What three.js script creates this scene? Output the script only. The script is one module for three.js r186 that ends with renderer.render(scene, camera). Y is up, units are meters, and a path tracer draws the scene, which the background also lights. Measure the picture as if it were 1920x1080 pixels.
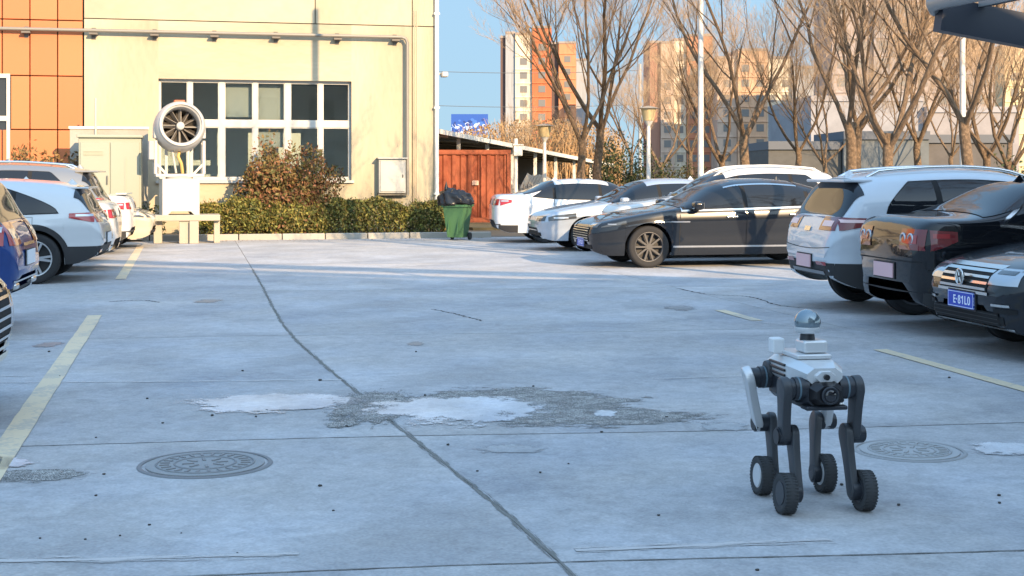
import * as THREE from 'three';
import { mergeGeometries, toCreasedNormals } from 'three/addons/utils/BufferGeometryUtils.js';
import { RoundedBoxGeometry } from 'three/addons/geometries/RoundedBoxGeometry.js';

// ---------------------------------------------------------------- camera, sky, sun, exposure
const scene = new THREE.Scene();
const EYE = 1.55, FOCAL = 2600, HORIZON = 325;             // metres; lens in pixels of a 1920 x 1080 picture
const camera = new THREE.PerspectiveCamera(2 * Math.atan(540 / FOCAL) * 180 / Math.PI, 16 / 9, 0.1, 3000);
camera.position.set(0, EYE, 0);
camera.setViewOffset(1920, 1080, 0, 540 - HORIZON, 1920, 1080);   // level camera, lens shifted down
scene.add(camera);

const SUN_AZ = 32 * Math.PI / 180, SUN_EL = 21 * Math.PI / 180;   // sun low behind the viewer, to the right
const sunDir = new THREE.Vector3(Math.sin(SUN_AZ) * Math.cos(SUN_EL), Math.sin(SUN_EL), Math.cos(SUN_AZ) * Math.cos(SUN_EL));
{
  const w = 512, h = 256, data = new Float32Array(w * h * 4);
  const mix = (a, b, t) => a + (b - a) * t;
  for (let j = 0; j < h; j++) for (let i = 0; i < w; i++) {
    const lat = ((j + 0.5) / h - 0.5) * Math.PI, lon = ((i + 0.5) / w - 0.5) * 2 * Math.PI;
    const y = Math.sin(lat), c = Math.cos(lat), x = c * Math.cos(lon), z = c * Math.sin(lon);
    const e = Math.max(0, y), t = Math.pow(e, 0.5);
    const r = mix(0.36, 0.23, t), g = mix(0.52, 0.48, t), b = mix(0.58, 0.88, t);
    const k = 0.5 + 0.5 * (x * sunDir.x + y * sunDir.y + z * sunDir.z), glow = 0.75 * k * k + 1.0 * Math.pow(k, 14);
    const o = (j * w + i) * 4, s = y < 0 ? 0.4 : 0.78;
    data[o] = (r + glow * 0.72) * s; data[o + 1] = (g + glow * 0.82) * s; data[o + 2] = (b + glow * 0.84) * s; data[o + 3] = 1;
  }
  const sky = new THREE.DataTexture(data, w, h, THREE.RGBAFormat, THREE.FloatType);
  sky.mapping = THREE.EquirectangularReflectionMapping; sky.magFilter = THREE.LinearFilter; sky.needsUpdate = true;
  scene.background = sky; scene.environment = sky;
  scene.backgroundIntensity = 1; scene.environmentIntensity = 1;
}
const sun = new THREE.DirectionalLight(new THREE.Color().setRGB(1, 0.71, 0.41), 5);
sun.position.copy(sunDir).multiplyScalar(120); sun.target.position.set(0, 0, -22);
sun.position.add(sun.target.position);
sun.castShadow = true; sun.shadow.radius = 0.4; sun.shadow.mapSize.set(4096, 4096);
Object.assign(sun.shadow.camera, { left: -50, right: 50, top: 40, bottom: -40, near: 1, far: 300 });
scene.add(sun, sun.target);

const renderer = new THREE.WebGLRenderer({ antialias: true });
renderer.toneMapping = THREE.LinearToneMapping;
renderer.toneMappingExposure = 1.75;
renderer.shadowMap.enabled = true;

// ---------------------------------------------------------------- helpers
let seed = 7;
const rnd = () => { seed = (seed * 1664525 + 1013904223) >>> 0; return seed / 4294967296; };
const rr = (a, b) => a + (b - a) * rnd();
const V = (x, y, z) => new THREE.Vector3(x, y, z);
const rad = (d) => d * Math.PI / 180;
const clamp = (v, a = 0, b = 1) => Math.min(b, Math.max(a, v));
const used = new Map();
function numbered(name) { const n = used.get(name) ?? 0; used.set(name, n + 1); return n ? `${name}_${String(n).padStart(3, '0')}` : name; }
function tag(o, label, category, group, kind) { if (label) o.userData.label = label; if (category) o.userData.category = category; if (group) o.userData.group = group; if (kind) o.userData.kind = kind; return o; }
function shadows(o) { o.castShadow = true; o.receiveShadow = true; return o; }
function part(name, geo, mat, parent) { const m = shadows(new THREE.Mesh(geo, mat)); m.name = parent === scene ? numbered(name) : name; parent.add(m); return m; }
function thing(name, label, category, pos = [0, 0, 0], turn = 0, group) {
  const g = new THREE.Group(); g.name = numbered(name); g.position.set(...pos); g.rotation.y = turn; scene.add(g);
  return tag(g, label, category, group);
}
function structure(name, geo, mat) { return tag(part(name, geo, mat, scene), null, null, null, 'structure'); }
function copyOf(o, label) { const c = o.clone(); c.name = numbered(o.name.replace(/_\d{3}$/, '')); c.userData = { ...o.userData }; if (label) c.userData.label = label; scene.add(c); return c; }
function mg(list) {
  const out = list.filter(Boolean).map((g) => { const n = g.index ? g.toNonIndexed() : g.clone(); for (const k of Object.keys(n.attributes)) if (!['position', 'normal', 'uv', 'color'].includes(k)) n.deleteAttribute(k); return n; });
  const hasC = out.some((g) => g.attributes.color);
  for (const g of out) if (!hasC) g.deleteAttribute('color');
  return mergeGeometries(out);
}
function bx(w, h, d, x = 0, y = 0, z = 0, ry = 0, rx = 0, rz = 0) { const g = new THREE.BoxGeometry(w, h, d); g.rotateX(rx).rotateZ(rz).rotateY(ry).translate(x, y, z); return g; }
function rb(w, h, d, r, x = 0, y = 0, z = 0) { return new RoundedBoxGeometry(w, h, d, 2, Math.min(r, w / 2.01, h / 2.01, d / 2.01)).translate(x, y, z); }
function cylBetween(a, b, r0, r1 = r0, n = 12) {
  const d = b.clone().sub(a), g = new THREE.CylinderGeometry(r1, r0, d.length(), n, 1);
  g.translate(0, d.length() / 2, 0).applyQuaternion(new THREE.Quaternion().setFromUnitVectors(V(0, 1, 0), d.normalize())).translate(a.x, a.y, a.z);
  return g;
}
// point on the ground / at a depth seen at a picture point of the 1920 x 1080 frame (survey of the place)
const gp = (px, py) => { const d = EYE * FOCAL / (py - HORIZON); return V((px - 960) / FOCAL * d, 0, -d); };
const at = (px, py, d) => V((px - 960) / FOCAL * d, EYE - (py - HORIZON) / FOCAL * d, -d);

const C = (r, g, b) => new THREE.Color().setRGB(r, g, b);
function std(r, g, b, rough = 0.8, extra = {}) { return new THREE.MeshStandardMaterial({ color: C(r, g, b), roughness: rough, side: THREE.DoubleSide, ...extra }); }

// value noise that tiles
function noiseGrid(n, s) { let q = s >>> 0; const a = new Float32Array(n * n); for (let i = 0; i < n * n; i++) { q = (q * 1664525 + 1013904223) >>> 0; a[i] = q / 4294967296; } return a; }
function tileNoise(size, cells, s) {
  const g = noiseGrid(cells, s), out = new Float32Array(size * size), k = cells / size;
  for (let j = 0; j < size; j++) { const y = j * k, y0 = Math.floor(y), fy = y - y0, sy = fy * fy * (3 - 2 * fy), a = (y0 % cells) * cells, b = ((y0 + 1) % cells) * cells;
    for (let i = 0; i < size; i++) { const x = i * k, x0 = Math.floor(x), fx = x - x0, sx = fx * fx * (3 - 2 * fx), p = x0 % cells, q = (x0 + 1) % cells;
      const u = g[a + p] + (g[a + q] - g[a + p]) * sx, v = g[b + p] + (g[b + q] - g[b + p]) * sx; out[j * size + i] = u + (v - u) * sy; } }
  return out;
}
function fbm(size, base, oct, s, gain = 0.55) {
  const out = new Float32Array(size * size); let amp = 1, sum = 0, c = base;
  for (let o = 0; o < oct && c <= size; o++) { const n = tileNoise(size, c, s + o * 77); for (let i = 0; i < out.length; i++) out[i] += n[i] * amp; sum += amp; amp *= gain; c *= 2; }
  for (let i = 0; i < out.length; i++) out[i] /= sum;
  return out;
}
function texFrom(size, fn, srgb = true) {
  const d = new Uint8Array(size * size * 4);
  for (let i = 0; i < size * size; i++) { const c = fn(i); d[i * 4] = clamp(c[0]) * 255; d[i * 4 + 1] = clamp(c[1]) * 255; d[i * 4 + 2] = clamp(c[2]) * 255; d[i * 4 + 3] = 255; }
  const t = new THREE.DataTexture(d, size, size, THREE.RGBAFormat); t.wrapS = t.wrapT = THREE.RepeatWrapping; t.magFilter = THREE.LinearFilter; t.minFilter = THREE.LinearMipmapLinearFilter; t.generateMipmaps = true;
  if (srgb) t.colorSpace = THREE.SRGBColorSpace; t.needsUpdate = true; return t;
}
const rep = (t, rx, ry = rx) => { const c = t.clone(); c.repeat.set(rx, ry); c.needsUpdate = true; return c; };

// smooth monotone curve through points
function spl(p) {
  const n = p.length, d = [], m = [];
  for (let i = 0; i < n - 1; i++) d.push((p[i + 1][1] - p[i][1]) / (p[i + 1][0] - p[i][0]));
  m[0] = d[0]; m[n - 1] = d[n - 2];
  for (let i = 1; i < n - 1; i++) m[i] = d[i - 1] * d[i] <= 0 ? 0 : 2 / (1 / d[i - 1] + 1 / d[i]);
  return (x) => {
    if (x <= p[0][0]) return p[0][1]; if (x >= p[n - 1][0]) return p[n - 1][1];
    let i = 0; while (x > p[i + 1][0]) i++;
    const h = p[i + 1][0] - p[i][0], t = (x - p[i][0]) / h, t2 = t * t, t3 = t2 * t;
    return (2 * t3 - 3 * t2 + 1) * p[i][1] + (t3 - 2 * t2 + t) * h * m[i] + (-2 * t3 + 3 * t2) * p[i + 1][1] + (t3 - t2) * h * m[i + 1];
  };
}
// surface from a grid of points
function gridGeo(rows, flip = false) {
  const nr = rows.length, nc = rows[0].length, pos = new Float32Array(nr * nc * 3), uv = new Float32Array(nr * nc * 2), idx = [];
  rows.forEach((r, i) => r.forEach((p, j) => { const o = i * nc + j; pos.set([p.x, p.y, p.z], o * 3); uv.set([i / (nr - 1), j / (nc - 1)], o * 2); }));
  for (let i = 0; i < nr - 1; i++) for (let j = 0; j < nc - 1; j++) { const a = i * nc + j, b = a + 1, c = a + nc, d = c + 1; if (flip) idx.push(a, c, b, b, c, d); else idx.push(a, b, c, b, d, c); }
  const g = new THREE.BufferGeometry(); g.setAttribute('position', new THREE.BufferAttribute(pos, 3)); g.setAttribute('uv', new THREE.BufferAttribute(uv, 2)); g.setIndex(idx); g.computeVertexNormals(); return g;
}
// tapered tube through points
function tubeGeo(pts, radii, sides) {
  const rows = []; let n = null;
  for (let i = 0; i < pts.length; i++) {
    const t = pts[Math.min(i + 1, pts.length - 1)].clone().sub(pts[Math.max(i - 1, 0)]).normalize();
    if (!n) n = Math.abs(t.y) > 0.9 ? V(1, 0, 0) : V(0, 1, 0);
    n = n.clone().sub(t.clone().multiplyScalar(n.dot(t))).normalize(); const b = t.clone().cross(n), row = [];
    for (let k = 0; k <= sides; k++) { const a = k / sides * 2 * Math.PI; row.push(pts[i].clone().addScaledVector(n, Math.cos(a) * radii[i]).addScaledVector(b, Math.sin(a) * radii[i])); }
    rows.push(row);
  }
  return gridGeo(rows);
}

// ---------------------------------------------------------------- ground
console.log('ground');
const N1 = fbm(1024, 4, 8, 11, 0.62), N2 = fbm(1024, 64, 4, 23, 0.75), N3 = fbm(1024, 6, 6, 41, 0.6), N4 = tileNoise(1024, 512, 5);
const concreteTex = texFrom(1024, (i) => {
  let v = 0.715 + (N1[i] - 0.5) * 0.20 + (N2[i] - 0.5) * 0.14 + (N4[i] - 0.5) * 0.08;
  if (N3[i] > 0.60) v -= Math.min(0.035, (N3[i] - 0.60) * 0.6) * (0.5 + N2[i]);
  const w = (N3[(i + 517 * 1024) % N3.length] - 0.5) * 0.05;
  return [v + w, v + w * 0.4, v - w * 0.5];
});
const bumpTex = texFrom(1024, (i) => { const v = N2[i] * 0.7 + N4[i] * 0.3; return [v, v, v]; }, false);
const gravelTex = texFrom(512, ((a, b, c) => (i) => { const v = 0.40 + (b[i] - 0.5) * 0.55 + (a[i] - 0.5) * 0.3 + (c[i] > 0.74 ? 0.16 : 0); return [v * 1.0, v * 0.98, v * 0.95]; })(fbm(512, 8, 5, 91), tileNoise(512, 170, 3), tileNoise(512, 128, 17)));
function concrete(k, ox, oy) {
  const map = rep(concreteTex, 1 / 4.7), bumpMap = rep(bumpTex, 1 / 1.9); map.offset.set(ox, oy);
  return new THREE.MeshStandardMaterial({ map, bumpMap, bumpScale: 0.004, roughness: 0.82, color: C(k[0], k[1], k[2]), side: THREE.DoubleSide });
}
const slabMats = [[0.86, 0.86, 0.88], [0.82, 0.83, 0.86], [0.90, 0.89, 0.90], [0.84, 0.86, 0.88]].map((k, i) => concrete(k, i * 0.37, i * 0.61));
const soil = std(0.10, 0.085, 0.065, 1, { bumpMap: rep(bumpTex, 60), bumpScale: 0.01 });
{
  const g = new THREE.CircleGeometry(900, 64); g.rotateX(-Math.PI / 2).translate(0, -0.045, -100);
  structure('ground', g, soil);
}
const jointFill = new THREE.MeshStandardMaterial({ map: rep(gravelTex, 1 / 0.4), bumpMap: rep(gravelTex, 1 / 0.4), bumpScale: 0.01, roughness: 1, color: C(1.5, 1.5, 1.45), side: THREE.DoubleSide });
const O = V(0.2, 0, -5.5), T = V(Math.cos(rad(6.8)), 0, -Math.sin(rad(6.8))), LG = V(-Math.sin(rad(13.5)), 0, -Math.cos(rad(13.5)));
const jog = spl([[-8, 0.1], [0, 0], [4, -0.23], [8.8, -0.44], [14.6, -0.36], [30, -0.2]]);
const lot = (a, b) => O.clone().addScaledVector(T, a + jog(b)).addScaledVector(LG, b);
const pavement = tag(new THREE.Group(), null, null, null, 'structure'); pavement.name = 'concrete_pavement'; scene.add(pavement);
{
  const as = [-27.5, -22, -16.5, -11, -5.5, 0, 5.5, 11, 16.5, 22, 27.5, 33], bs = [-20, -14.5, -9, -5.4, -2.7, 0, 2.75, 8.0, 13.2, 18.4, 23.6, 28.4];
  let k = 0;
  for (let i = 0; i < as.length - 1; i++) for (let j = 0; j < bs.length - 1; j++) {
    const ga = (a) => Math.abs(a) < 0.1 ? 0.007 : 0.004, gb = 0.005, near = bs[j + 1] < 19 && Math.abs(as[i]) < 12, n = near ? 70 : 6, rag = near ? 1 : 0, pts = [];
    const a0 = as[i] + ga(as[i]), a1 = as[i + 1] - ga(as[i + 1]), b0 = bs[j] + gb, b1 = bs[j + 1] - gb;
    const wob = (a) => (Math.abs(a) < 0.1 ? 0.004 : 0.003) * rag, wave = rr(0, 9);
    const bow = (a) => rag * 0.03 * Math.sin(a * 1.3 + 2);
    for (let q = 0; q < n; q++) pts.push(lot(a0 + (a1 - a0) * q / n, b0 + rag * rr(0, 0.008) + bow(a0 + (a1 - a0) * q / n)));
    for (let q = 0; q < n; q++) pts.push(lot(a1 - rr(0, wob(as[i + 1])) * (1 + Math.sin(q * 0.21 + wave)), b0 + (b1 - b0) * q / n + (q ? 0 : bow(a1))));
    for (let q = 0; q < n; q++) pts.push(lot(a1 + (a0 - a1) * q / n, b1 - rag * rr(0, 0.008) + bow(a1 + (a0 - a1) * q / n)));
    for (let q = 0; q < n; q++) pts.push(lot(a0 + rr(0, wob(as[i])) * (1 + Math.sin(q * 0.17 + wave)), b1 + (b0 - b1) * q / n + (q ? 0 : bow(a0))));
    const s = new THREE.Shape(pts.map((p) => new THREE.Vector2(p.x, -p.z)));
    const g = new THREE.ExtrudeGeometry(s, { depth: 0.04, bevelEnabled: false }); g.rotateX(-Math.PI / 2).translate(0, -0.04, 0);
    part('concrete_slab', g, slabMats[(i * 3 + j * 5 + k++) % 4], pavement);
  }
}
// flat sheets that follow an outline of ground points
structure('joint_filling', sheet([lot(-27.3, -19.8), lot(32.8, -19.8), lot(32.8, 28.2), lot(-27.3, 28.2)], -0.004), jointFill);
function sheet(pts, y) { const s = new THREE.Shape(pts.map((p) => new THREE.Vector2(p.x, -p.z))); const g = new THREE.ShapeGeometry(s); g.rotateX(-Math.PI / 2).translate(0, y, 0); return g; }
function stripe(a, b, w, n = 40, rag = 0.008) {
  const d = b.clone().sub(a), nrm = V(-d.z, 0, d.x).normalize().multiplyScalar(w / 2), p = [];
  for (let i = 0; i <= n; i++) p.push(a.clone().addScaledVector(d, i / n).add(nrm).addScaledVector(nrm, rr(-rag, rag) / w));
  for (let i = n; i >= 0; i--) p.push(a.clone().addScaledVector(d, i / n).sub(nrm).addScaledVector(nrm, rr(-rag, rag) / w));
  return p;
}
const wornPaint = (r, g, b) => new THREE.MeshStandardMaterial({ roughness: 0.75, side: THREE.DoubleSide, map: rep(texFrom(512, ((a, c) => (i) => { const w = clamp((a[i] - 0.50) * 5 + (c[i] - 0.5) * 1.6, 0, 1) * 0.42; return [r + (0.60 - r) * w, g + (0.61 - g) * w, b + (0.62 - b) * w]; })(fbm(512, 8, 6, 5), tileNoise(512, 128, 9))), 0.5) });
const yellowPaint = wornPaint(0.86, 0.79, 0.67), whitePaint = wornPaint(0.92, 0.90, 0.88);
structure('yellow_line', sheet(stripe(gp(-60, 950), gp(178, 592), 0.15), 0.006), yellowPaint);
structure('yellow_line', sheet(stripe(gp(226, 524), gp(263, 463), 0.15), 0.006), yellowPaint);
structure('yellow_line', sheet(stripe(gp(2080, 775), gp(1650, 656), 0.13), 0.006), yellowPaint);
structure('yellow_line', sheet(stripe(gp(1420, 602), gp(1350, 582), 0.13), 0.006), yellowPaint);
// grainy cut-out masks: crumbled edges of thin layers
const MN = fbm(512, 6, 6, 131, 0.62), MG = tileNoise(512, 220, 47), MF = fbm(512, 24, 4, 211, 0.7);
const maskTex = [0, 1, 2, 3].map((v) => texFrom(512, (i) => { const x = (i % 512) / 256 - 1, y = Math.floor(i / 512) / 256 - 1, j = (i + v * 131 * 512 + v * 77) % MN.length, r = Math.hypot(x, y * 1.02), e = 0.80 - r + (MN[j] - 0.5) * 1.05 + (MF[j] - 0.5) * 0.35 + (MG[j] - 0.5) * 0.22, k = r > 0.97 ? 0 : clamp(e * 9); return [k, k, k]; }, false));
const bandMask = texFrom(512, (i) => { const y = Math.abs(Math.floor(i / 512) / 256 - 1), k = clamp((0.46 - y + (MN[i] - 0.5) * 1.9 + (MF[i] - 0.5) * 0.9 + (MG[i] - 0.5) * 0.4) * 5); return [k, k, k]; }, false);
const lineMask = texFrom(512, (i) => { const k = clamp(0.5 + (MN[(i + 9000) % MN.length] - 0.47) * 5 + (MF[i] - 0.5) * 3 + (MG[i] - 0.5) * 1.5); return [k, k, k]; }, false);
for (const m of [bandMask, lineMask]) { m.wrapS = THREE.RepeatWrapping; }
function ribbon(pts, w, y, perM) {             // strip along points, u in lengths of 1 / perM metres, v across
  const rows = [], us = []; let u = 0; pts.forEach((p, i) => { const t = pts[Math.min(i + 1, pts.length - 1)].clone().sub(pts[Math.max(0, i - 1)]).normalize(), m = V(-t.z, 0, t.x); if (i) u += p.distanceTo(pts[i - 1]) * perM; us.push(u); rows.push([p.clone().addScaledVector(m, -w / 2).setY(y), p.clone().addScaledVector(m, w / 2).setY(y)]); });
  const g = gridGeo(rows); us.forEach((q, i) => { g.attributes.uv.setXY(i * 2, q, 0.02); g.attributes.uv.setXY(i * 2 + 1, q, 0.98); }); return g;
}
const masked = (base, mask) => { const m = base.clone(); m.alphaMap = mask; m.transparent = true; return m; };
const fadedWhite = masked(std(0.62, 0.60, 0.59, 0.8), lineMask), fadedBand = masked(std(0.52, 0.50, 0.49, 0.85), bandMask);
for (const [x0, y0, x1, y1, w] of [[-80, 719, 640, 713, 0.06], [1220, 711, 1395, 706, 0.05], [-80, 706, 66, 706, 0.05], [-60, 595, 172, 594, 0.06], [-60, 624, 140, 621, 0.055], [1380, 600, 1480, 611, 0.07]])
  structure('white_line', ribbon([gp(x0, y0), gp(x1, y1)], w, 0.004, 0.5), fadedWhite);
structure('white_line', ribbon([gp(-60, 1054), gp(220, 1050), gp(560, 1041)], 0.17, 0.004, 0.45), fadedBand);
structure('white_line', ribbon([gp(1080, 1034), gp(1400, 1020), gp(1560, 1014)], 0.15, 0.004, 0.45), fadedBand);
// patches of washed-out grit and of pale cement residue
function blob(cx, cy, rx, ry, s, rag = 0.35, n = 120) {      // outline in picture pixels of the ground
  let q = s; const ph = [0, 1, 2, 3, 4, 5, 6].map(() => { q = (q * 16807) % 2147483647; return q / 2147483647 * 6.28; }), p = [];
  for (let i = 0; i < n; i++) { const a = i / n * 2 * Math.PI; let r = 1; [2, 3, 5, 7, 11, 17, 26].forEach((f, k) => { r += rag * Math.sin(a * f + ph[k]) / (1 + k * 0.9); }); p.push(gp(cx + Math.cos(a) * rx * r, cy + Math.sin(a) * ry * r)); }
  return p;
}
const gritMat = new THREE.MeshStandardMaterial({ map: rep(gravelTex, 1 / 0.55), bumpMap: rep(gravelTex, 1 / 0.55), bumpScale: 0.012, roughness: 0.95, color: C(1.95, 1.97, 2.0), side: THREE.DoubleSide });
const paleMat = new THREE.MeshStandardMaterial({ map: rep(concreteTex, 0.5), roughness: 0.45, color: C(1.2, 1.21, 1.25), side: THREE.DoubleSide });
const dampMat = new THREE.MeshStandardMaterial({ map: rep(concreteTex, 0.31), roughness: 0.7, color: C(0.80, 0.81, 0.83), side: THREE.DoubleSide });
function patchAt(name, px0, py0, px1, py1, v, y, mat) {   // rectangle of ground seen between these picture points
  const rows = [[gp(px0, py1), gp(px0, py0)], [gp(px1, py1), gp(px1, py0)]]; rows.forEach((r) => r.forEach((p) => p.setY(y)));
  const mid = gp((px0 + px1) / 2, (py0 + py1) / 2), hx = (gp(px1, mid.z ? (py0 + py1) / 2 : 0).x - gp(px0, (py0 + py1) / 2).x) / 2, z0 = gp(0, py1).z, z1 = gp(0, py0).z;
  const g = new THREE.PlaneGeometry(hx * 2, z0 - z1); g.rotateX(-Math.PI / 2).rotateY(0).translate(mid.x, y, (z0 + z1) / 2);
  const m = mat.clone(); const aw = hx * 2, ah = z0 - z1; for (const k of ['map', 'bumpMap']) if (m[k]) { m[k] = rep(m[k], m[k].repeat.x * aw, m[k].repeat.y * ah); }
  m.alphaMap = maskTex[v]; m.transparent = true; structure(name, g, m);
}
for (const q of [[690, 722, 1270, 784, 0], [740, 760, 1410, 806, 1], [600, 726, 790, 812, 2], [600, 788, 680, 806, 3], [-60, 876, 190, 908, 1]]) patchAt('grit_patch', ...q, 0.0024 + q[4] * 0.0009, gritMat);
for (const q of [[310, 732, 710, 784, 3], [640, 736, 1080, 806, 1], [1105, 768, 1165, 786, 2], [-60, 858, 80, 882, 0], [1800, 826, 1990, 862, 2]]) patchAt('cement_patch', ...q, 0.006, paleMat);
for (const q of [[880, 832, 1040, 854, 0], [1300, 790, 1420, 812, 2]]) patchAt('worn_patch', ...q, 0.003, dampMat);
const oilMat = new THREE.MeshStandardMaterial({ map: rep(concreteTex, 0.4), roughness: 0.5, color: C(0.5, 0.5, 0.5), side: THREE.DoubleSide });
for (const q of [[1240, 572, 1310, 584, 1], [360, 560, 420, 570, 2], [760, 640, 800, 650, 0], [1480, 664, 1540, 676, 3], [60, 640, 120, 654, 2]]) patchAt('oil_stain', ...q, 0.003, oilMat);
structure('joint_dirt', ribbon(Array.from({ length: 60 }, (_, i) => lot(0, -1.5 + i * 0.32)), 0.075, 0.002, 0.55), masked(std(0.20, 0.195, 0.18, 1), bandMask));
for (const [b0, a0, a1] of [[0, -6, 9], [2.75, -9, 6], [2.75, 6, 9]]) structure('joint_dirt', ribbon(Array.from({ length: 40 }, (_, i) => { const a = a0 + (a1 - a0) * i / 39; return lot(a, b0 + 0.03 * Math.sin(a * 1.3 + 2)); }), 0.03, 0.0018, 0.9), masked(std(0.20, 0.195, 0.185, 1), bandMask));
// hairline cracks
function crack(pxs, w) { const p = pxs.map((q) => gp(q[0], q[1])), L = [], R = []; const cv = new THREE.CatmullRomCurve3(p), n = 80; for (let i = 0; i <= n; i++) { const c = cv.getPoint(i / n), t = cv.getTangent(i / n), m = V(-t.z, 0, t.x), o = rr(-0.02, 0.02), ww = w * rr(0.3, 1); L.push(c.clone().addScaledVector(m, o + ww)); R.push(c.clone().addScaledVector(m, o - ww)); } return sheet([...L, ...R.reverse()], 0.0025); }
const crackMat = std(0.055, 0.052, 0.05, 1);
structure('pavement_crack', crack([[1270, 541], [1330, 552], [1400, 556], [1470, 574], [1560, 580]], 0.016), crackMat);
structure('pavement_crack', crack([[810, 580], [850, 588], [905, 602]], 0.014), crackMat);
structure('pavement_crack', crack([[205, 566], [262, 563], [300, 567]], 0.02), crackMat);

function manhole(p, r, label, mats) {
  const t = thing('manhole_cover', label, 'manhole', [p.x, 0, p.z], 0.3, 'manhole covers in the concrete');
  const ring = new THREE.LatheGeometry([[r * 0.93, 0.001], [r * 0.93, 0.007], [r * 0.985, 0.007], [r * 1.0, 0.001]].map((q) => new THREE.Vector2(...q)), 48);
  part('frame_ring', ring, mats[0], t);
  part('cover_plate', new THREE.CylinderGeometry(r * 0.875, r * 0.875, 0.008, 48).translate(0, 0.004, 0), mats[1], t);
  const rel = [];
  for (const q of [0.72, 0.45]) rel.push(new THREE.TorusGeometry(r * q, 0.006, 4, 40).rotateX(Math.PI / 2).translate(0, 0.009, 0));
  for (let i = 0; i < 24; i++) { const a = i / 24 * 6.283; rel.push(bx(0.05, 0.008, 0.014, Math.cos(a) * r * 0.6, 0.010, -Math.sin(a) * r * 0.6, a)); }
  for (let i = 0; i < 8; i++) { const a = i / 8 * 6.283; rel.push(bx(0.06, 0.008, 0.016, Math.cos(a) * r * 0.25, 0.010, -Math.sin(a) * r * 0.25, a)); }
  part('raised_pattern', mg(rel), mats[2], t);
}
const iron = [std(0.20, 0.20, 0.205, 0.7), std(0.37, 0.375, 0.38, 0.75, { bumpMap: rep(bumpTex, 3), bumpScale: 0.004 }), std(0.25, 0.25, 0.255, 0.7)];
manhole(gp(385, 871), 0.355, 'round ribbed manhole cover clear of any dust, in open concrete', iron);
const dusty = [std(0.32, 0.32, 0.32, 0.9), std(0.40, 0.40, 0.40, 0.9), std(0.37, 0.37, 0.37, 0.9)];
manhole(gp(1705, 846), 0.31, 'dusty pale manhole cover behind the wheeled robot', dusty);

// kerb and planting bed before the building
const BT = rad(13), bdir = V(Math.cos(BT), 0, -Math.sin(BT)), bnor = V(Math.sin(BT), 0, Math.cos(BT)), CORNER = V(-1.88, 0, -35.5);
const wallP = (u, y, out = 0) => CORNER.clone().addScaledVector(bdir, u).addScaledVector(bnor, out).setY(y);
const wallU = (px) => { const r = (px - 960) / FOCAL; return (r * 35.5 + 1.88) / (Math.cos(BT) - Math.sin(BT) * r); };
const wallY = (px, py) => { const d = 35.5 + Math.sin(BT) * wallU(px); return EYE - (py - HORIZON) / FOCAL * d; };
function onWall(g) { return g.rotateY(BT).translate(CORNER.x, 0, CORNER.z); }
structure('planting_bed', onWall(bx(22, 0.12, 2.1, -10.6, 0.02, 1.07)), soil);
{
  const kerb = tag(new THREE.Group(), null, null, null, 'structure'); kerb.name = 'kerb'; scene.add(kerb);
  const km = [std(0.42, 0.39, 0.34, 0.9), std(0.36, 0.34, 0.30, 0.9)];
  for (let i = 0; i < 22; i++) part('kerb_stone', onWall(rb(0.98, 0.22, 0.14, 0.02, 0.4 - i, 0.03, 2.22)), km[i % 2], kerb);
}
// far ground beyond the parked cars: dry grass strip and road
structure('verge', onWall(bx(60, 0.1, 60, 31.5, -0.02, -33).translate(0, 0, 0)), std(0.13, 0.11, 0.06, 1, { bumpMap: rep(bumpTex, 20), bumpScale: 0.02 }));

// ---------------------------------------------------------------- factory building
console.log('building');
const plasterTex = texFrom(512, ((a, b) => (i) => { const v = 0.92 + (a[i] - 0.5) * 0.22 + (b[i] - 0.5) * 0.05; return [v, v * 0.995, v * 0.98]; })(fbm(512, 3, 7, 61), fbm(512, 96, 2, 7)));
const cream = std(0.54, 0.48, 0.36, 0.9, { map: rep(plasterTex, 0.3), bumpMap: rep(bumpTex, 2), bumpScale: 0.002 });
const orangeMats = [[0.52, 0.165, 0.06], [0.50, 0.155, 0.056], [0.54, 0.175, 0.064]].map((c) => std(...c, 0.55));
const darkGap = std(0.10, 0.08, 0.06, 0.9), frameWhite = std(0.52, 0.51, 0.48, 0.5), roomDark = std(0.62, 0.61, 0.58, 0.9);
const paneMat = new THREE.MeshPhysicalMaterial({ color: C(0.9, 0.95, 0.95), transmission: 1, thickness: 0, roughness: 0.02, ior: 1.6, side: THREE.DoubleSide });
const uO = wallU(158), uW0 = wallU(297), uW1 = wallU(659), yW0 = wallY(480, 338), yW1 = wallY(480, 150), yJ = wallY(480, 42);
const factory = thing('factory_building', 'cream rendered factory building with orange panel bay and wide grid window', 'building', [CORNER.x, 0, CORNER.z], BT);
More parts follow.
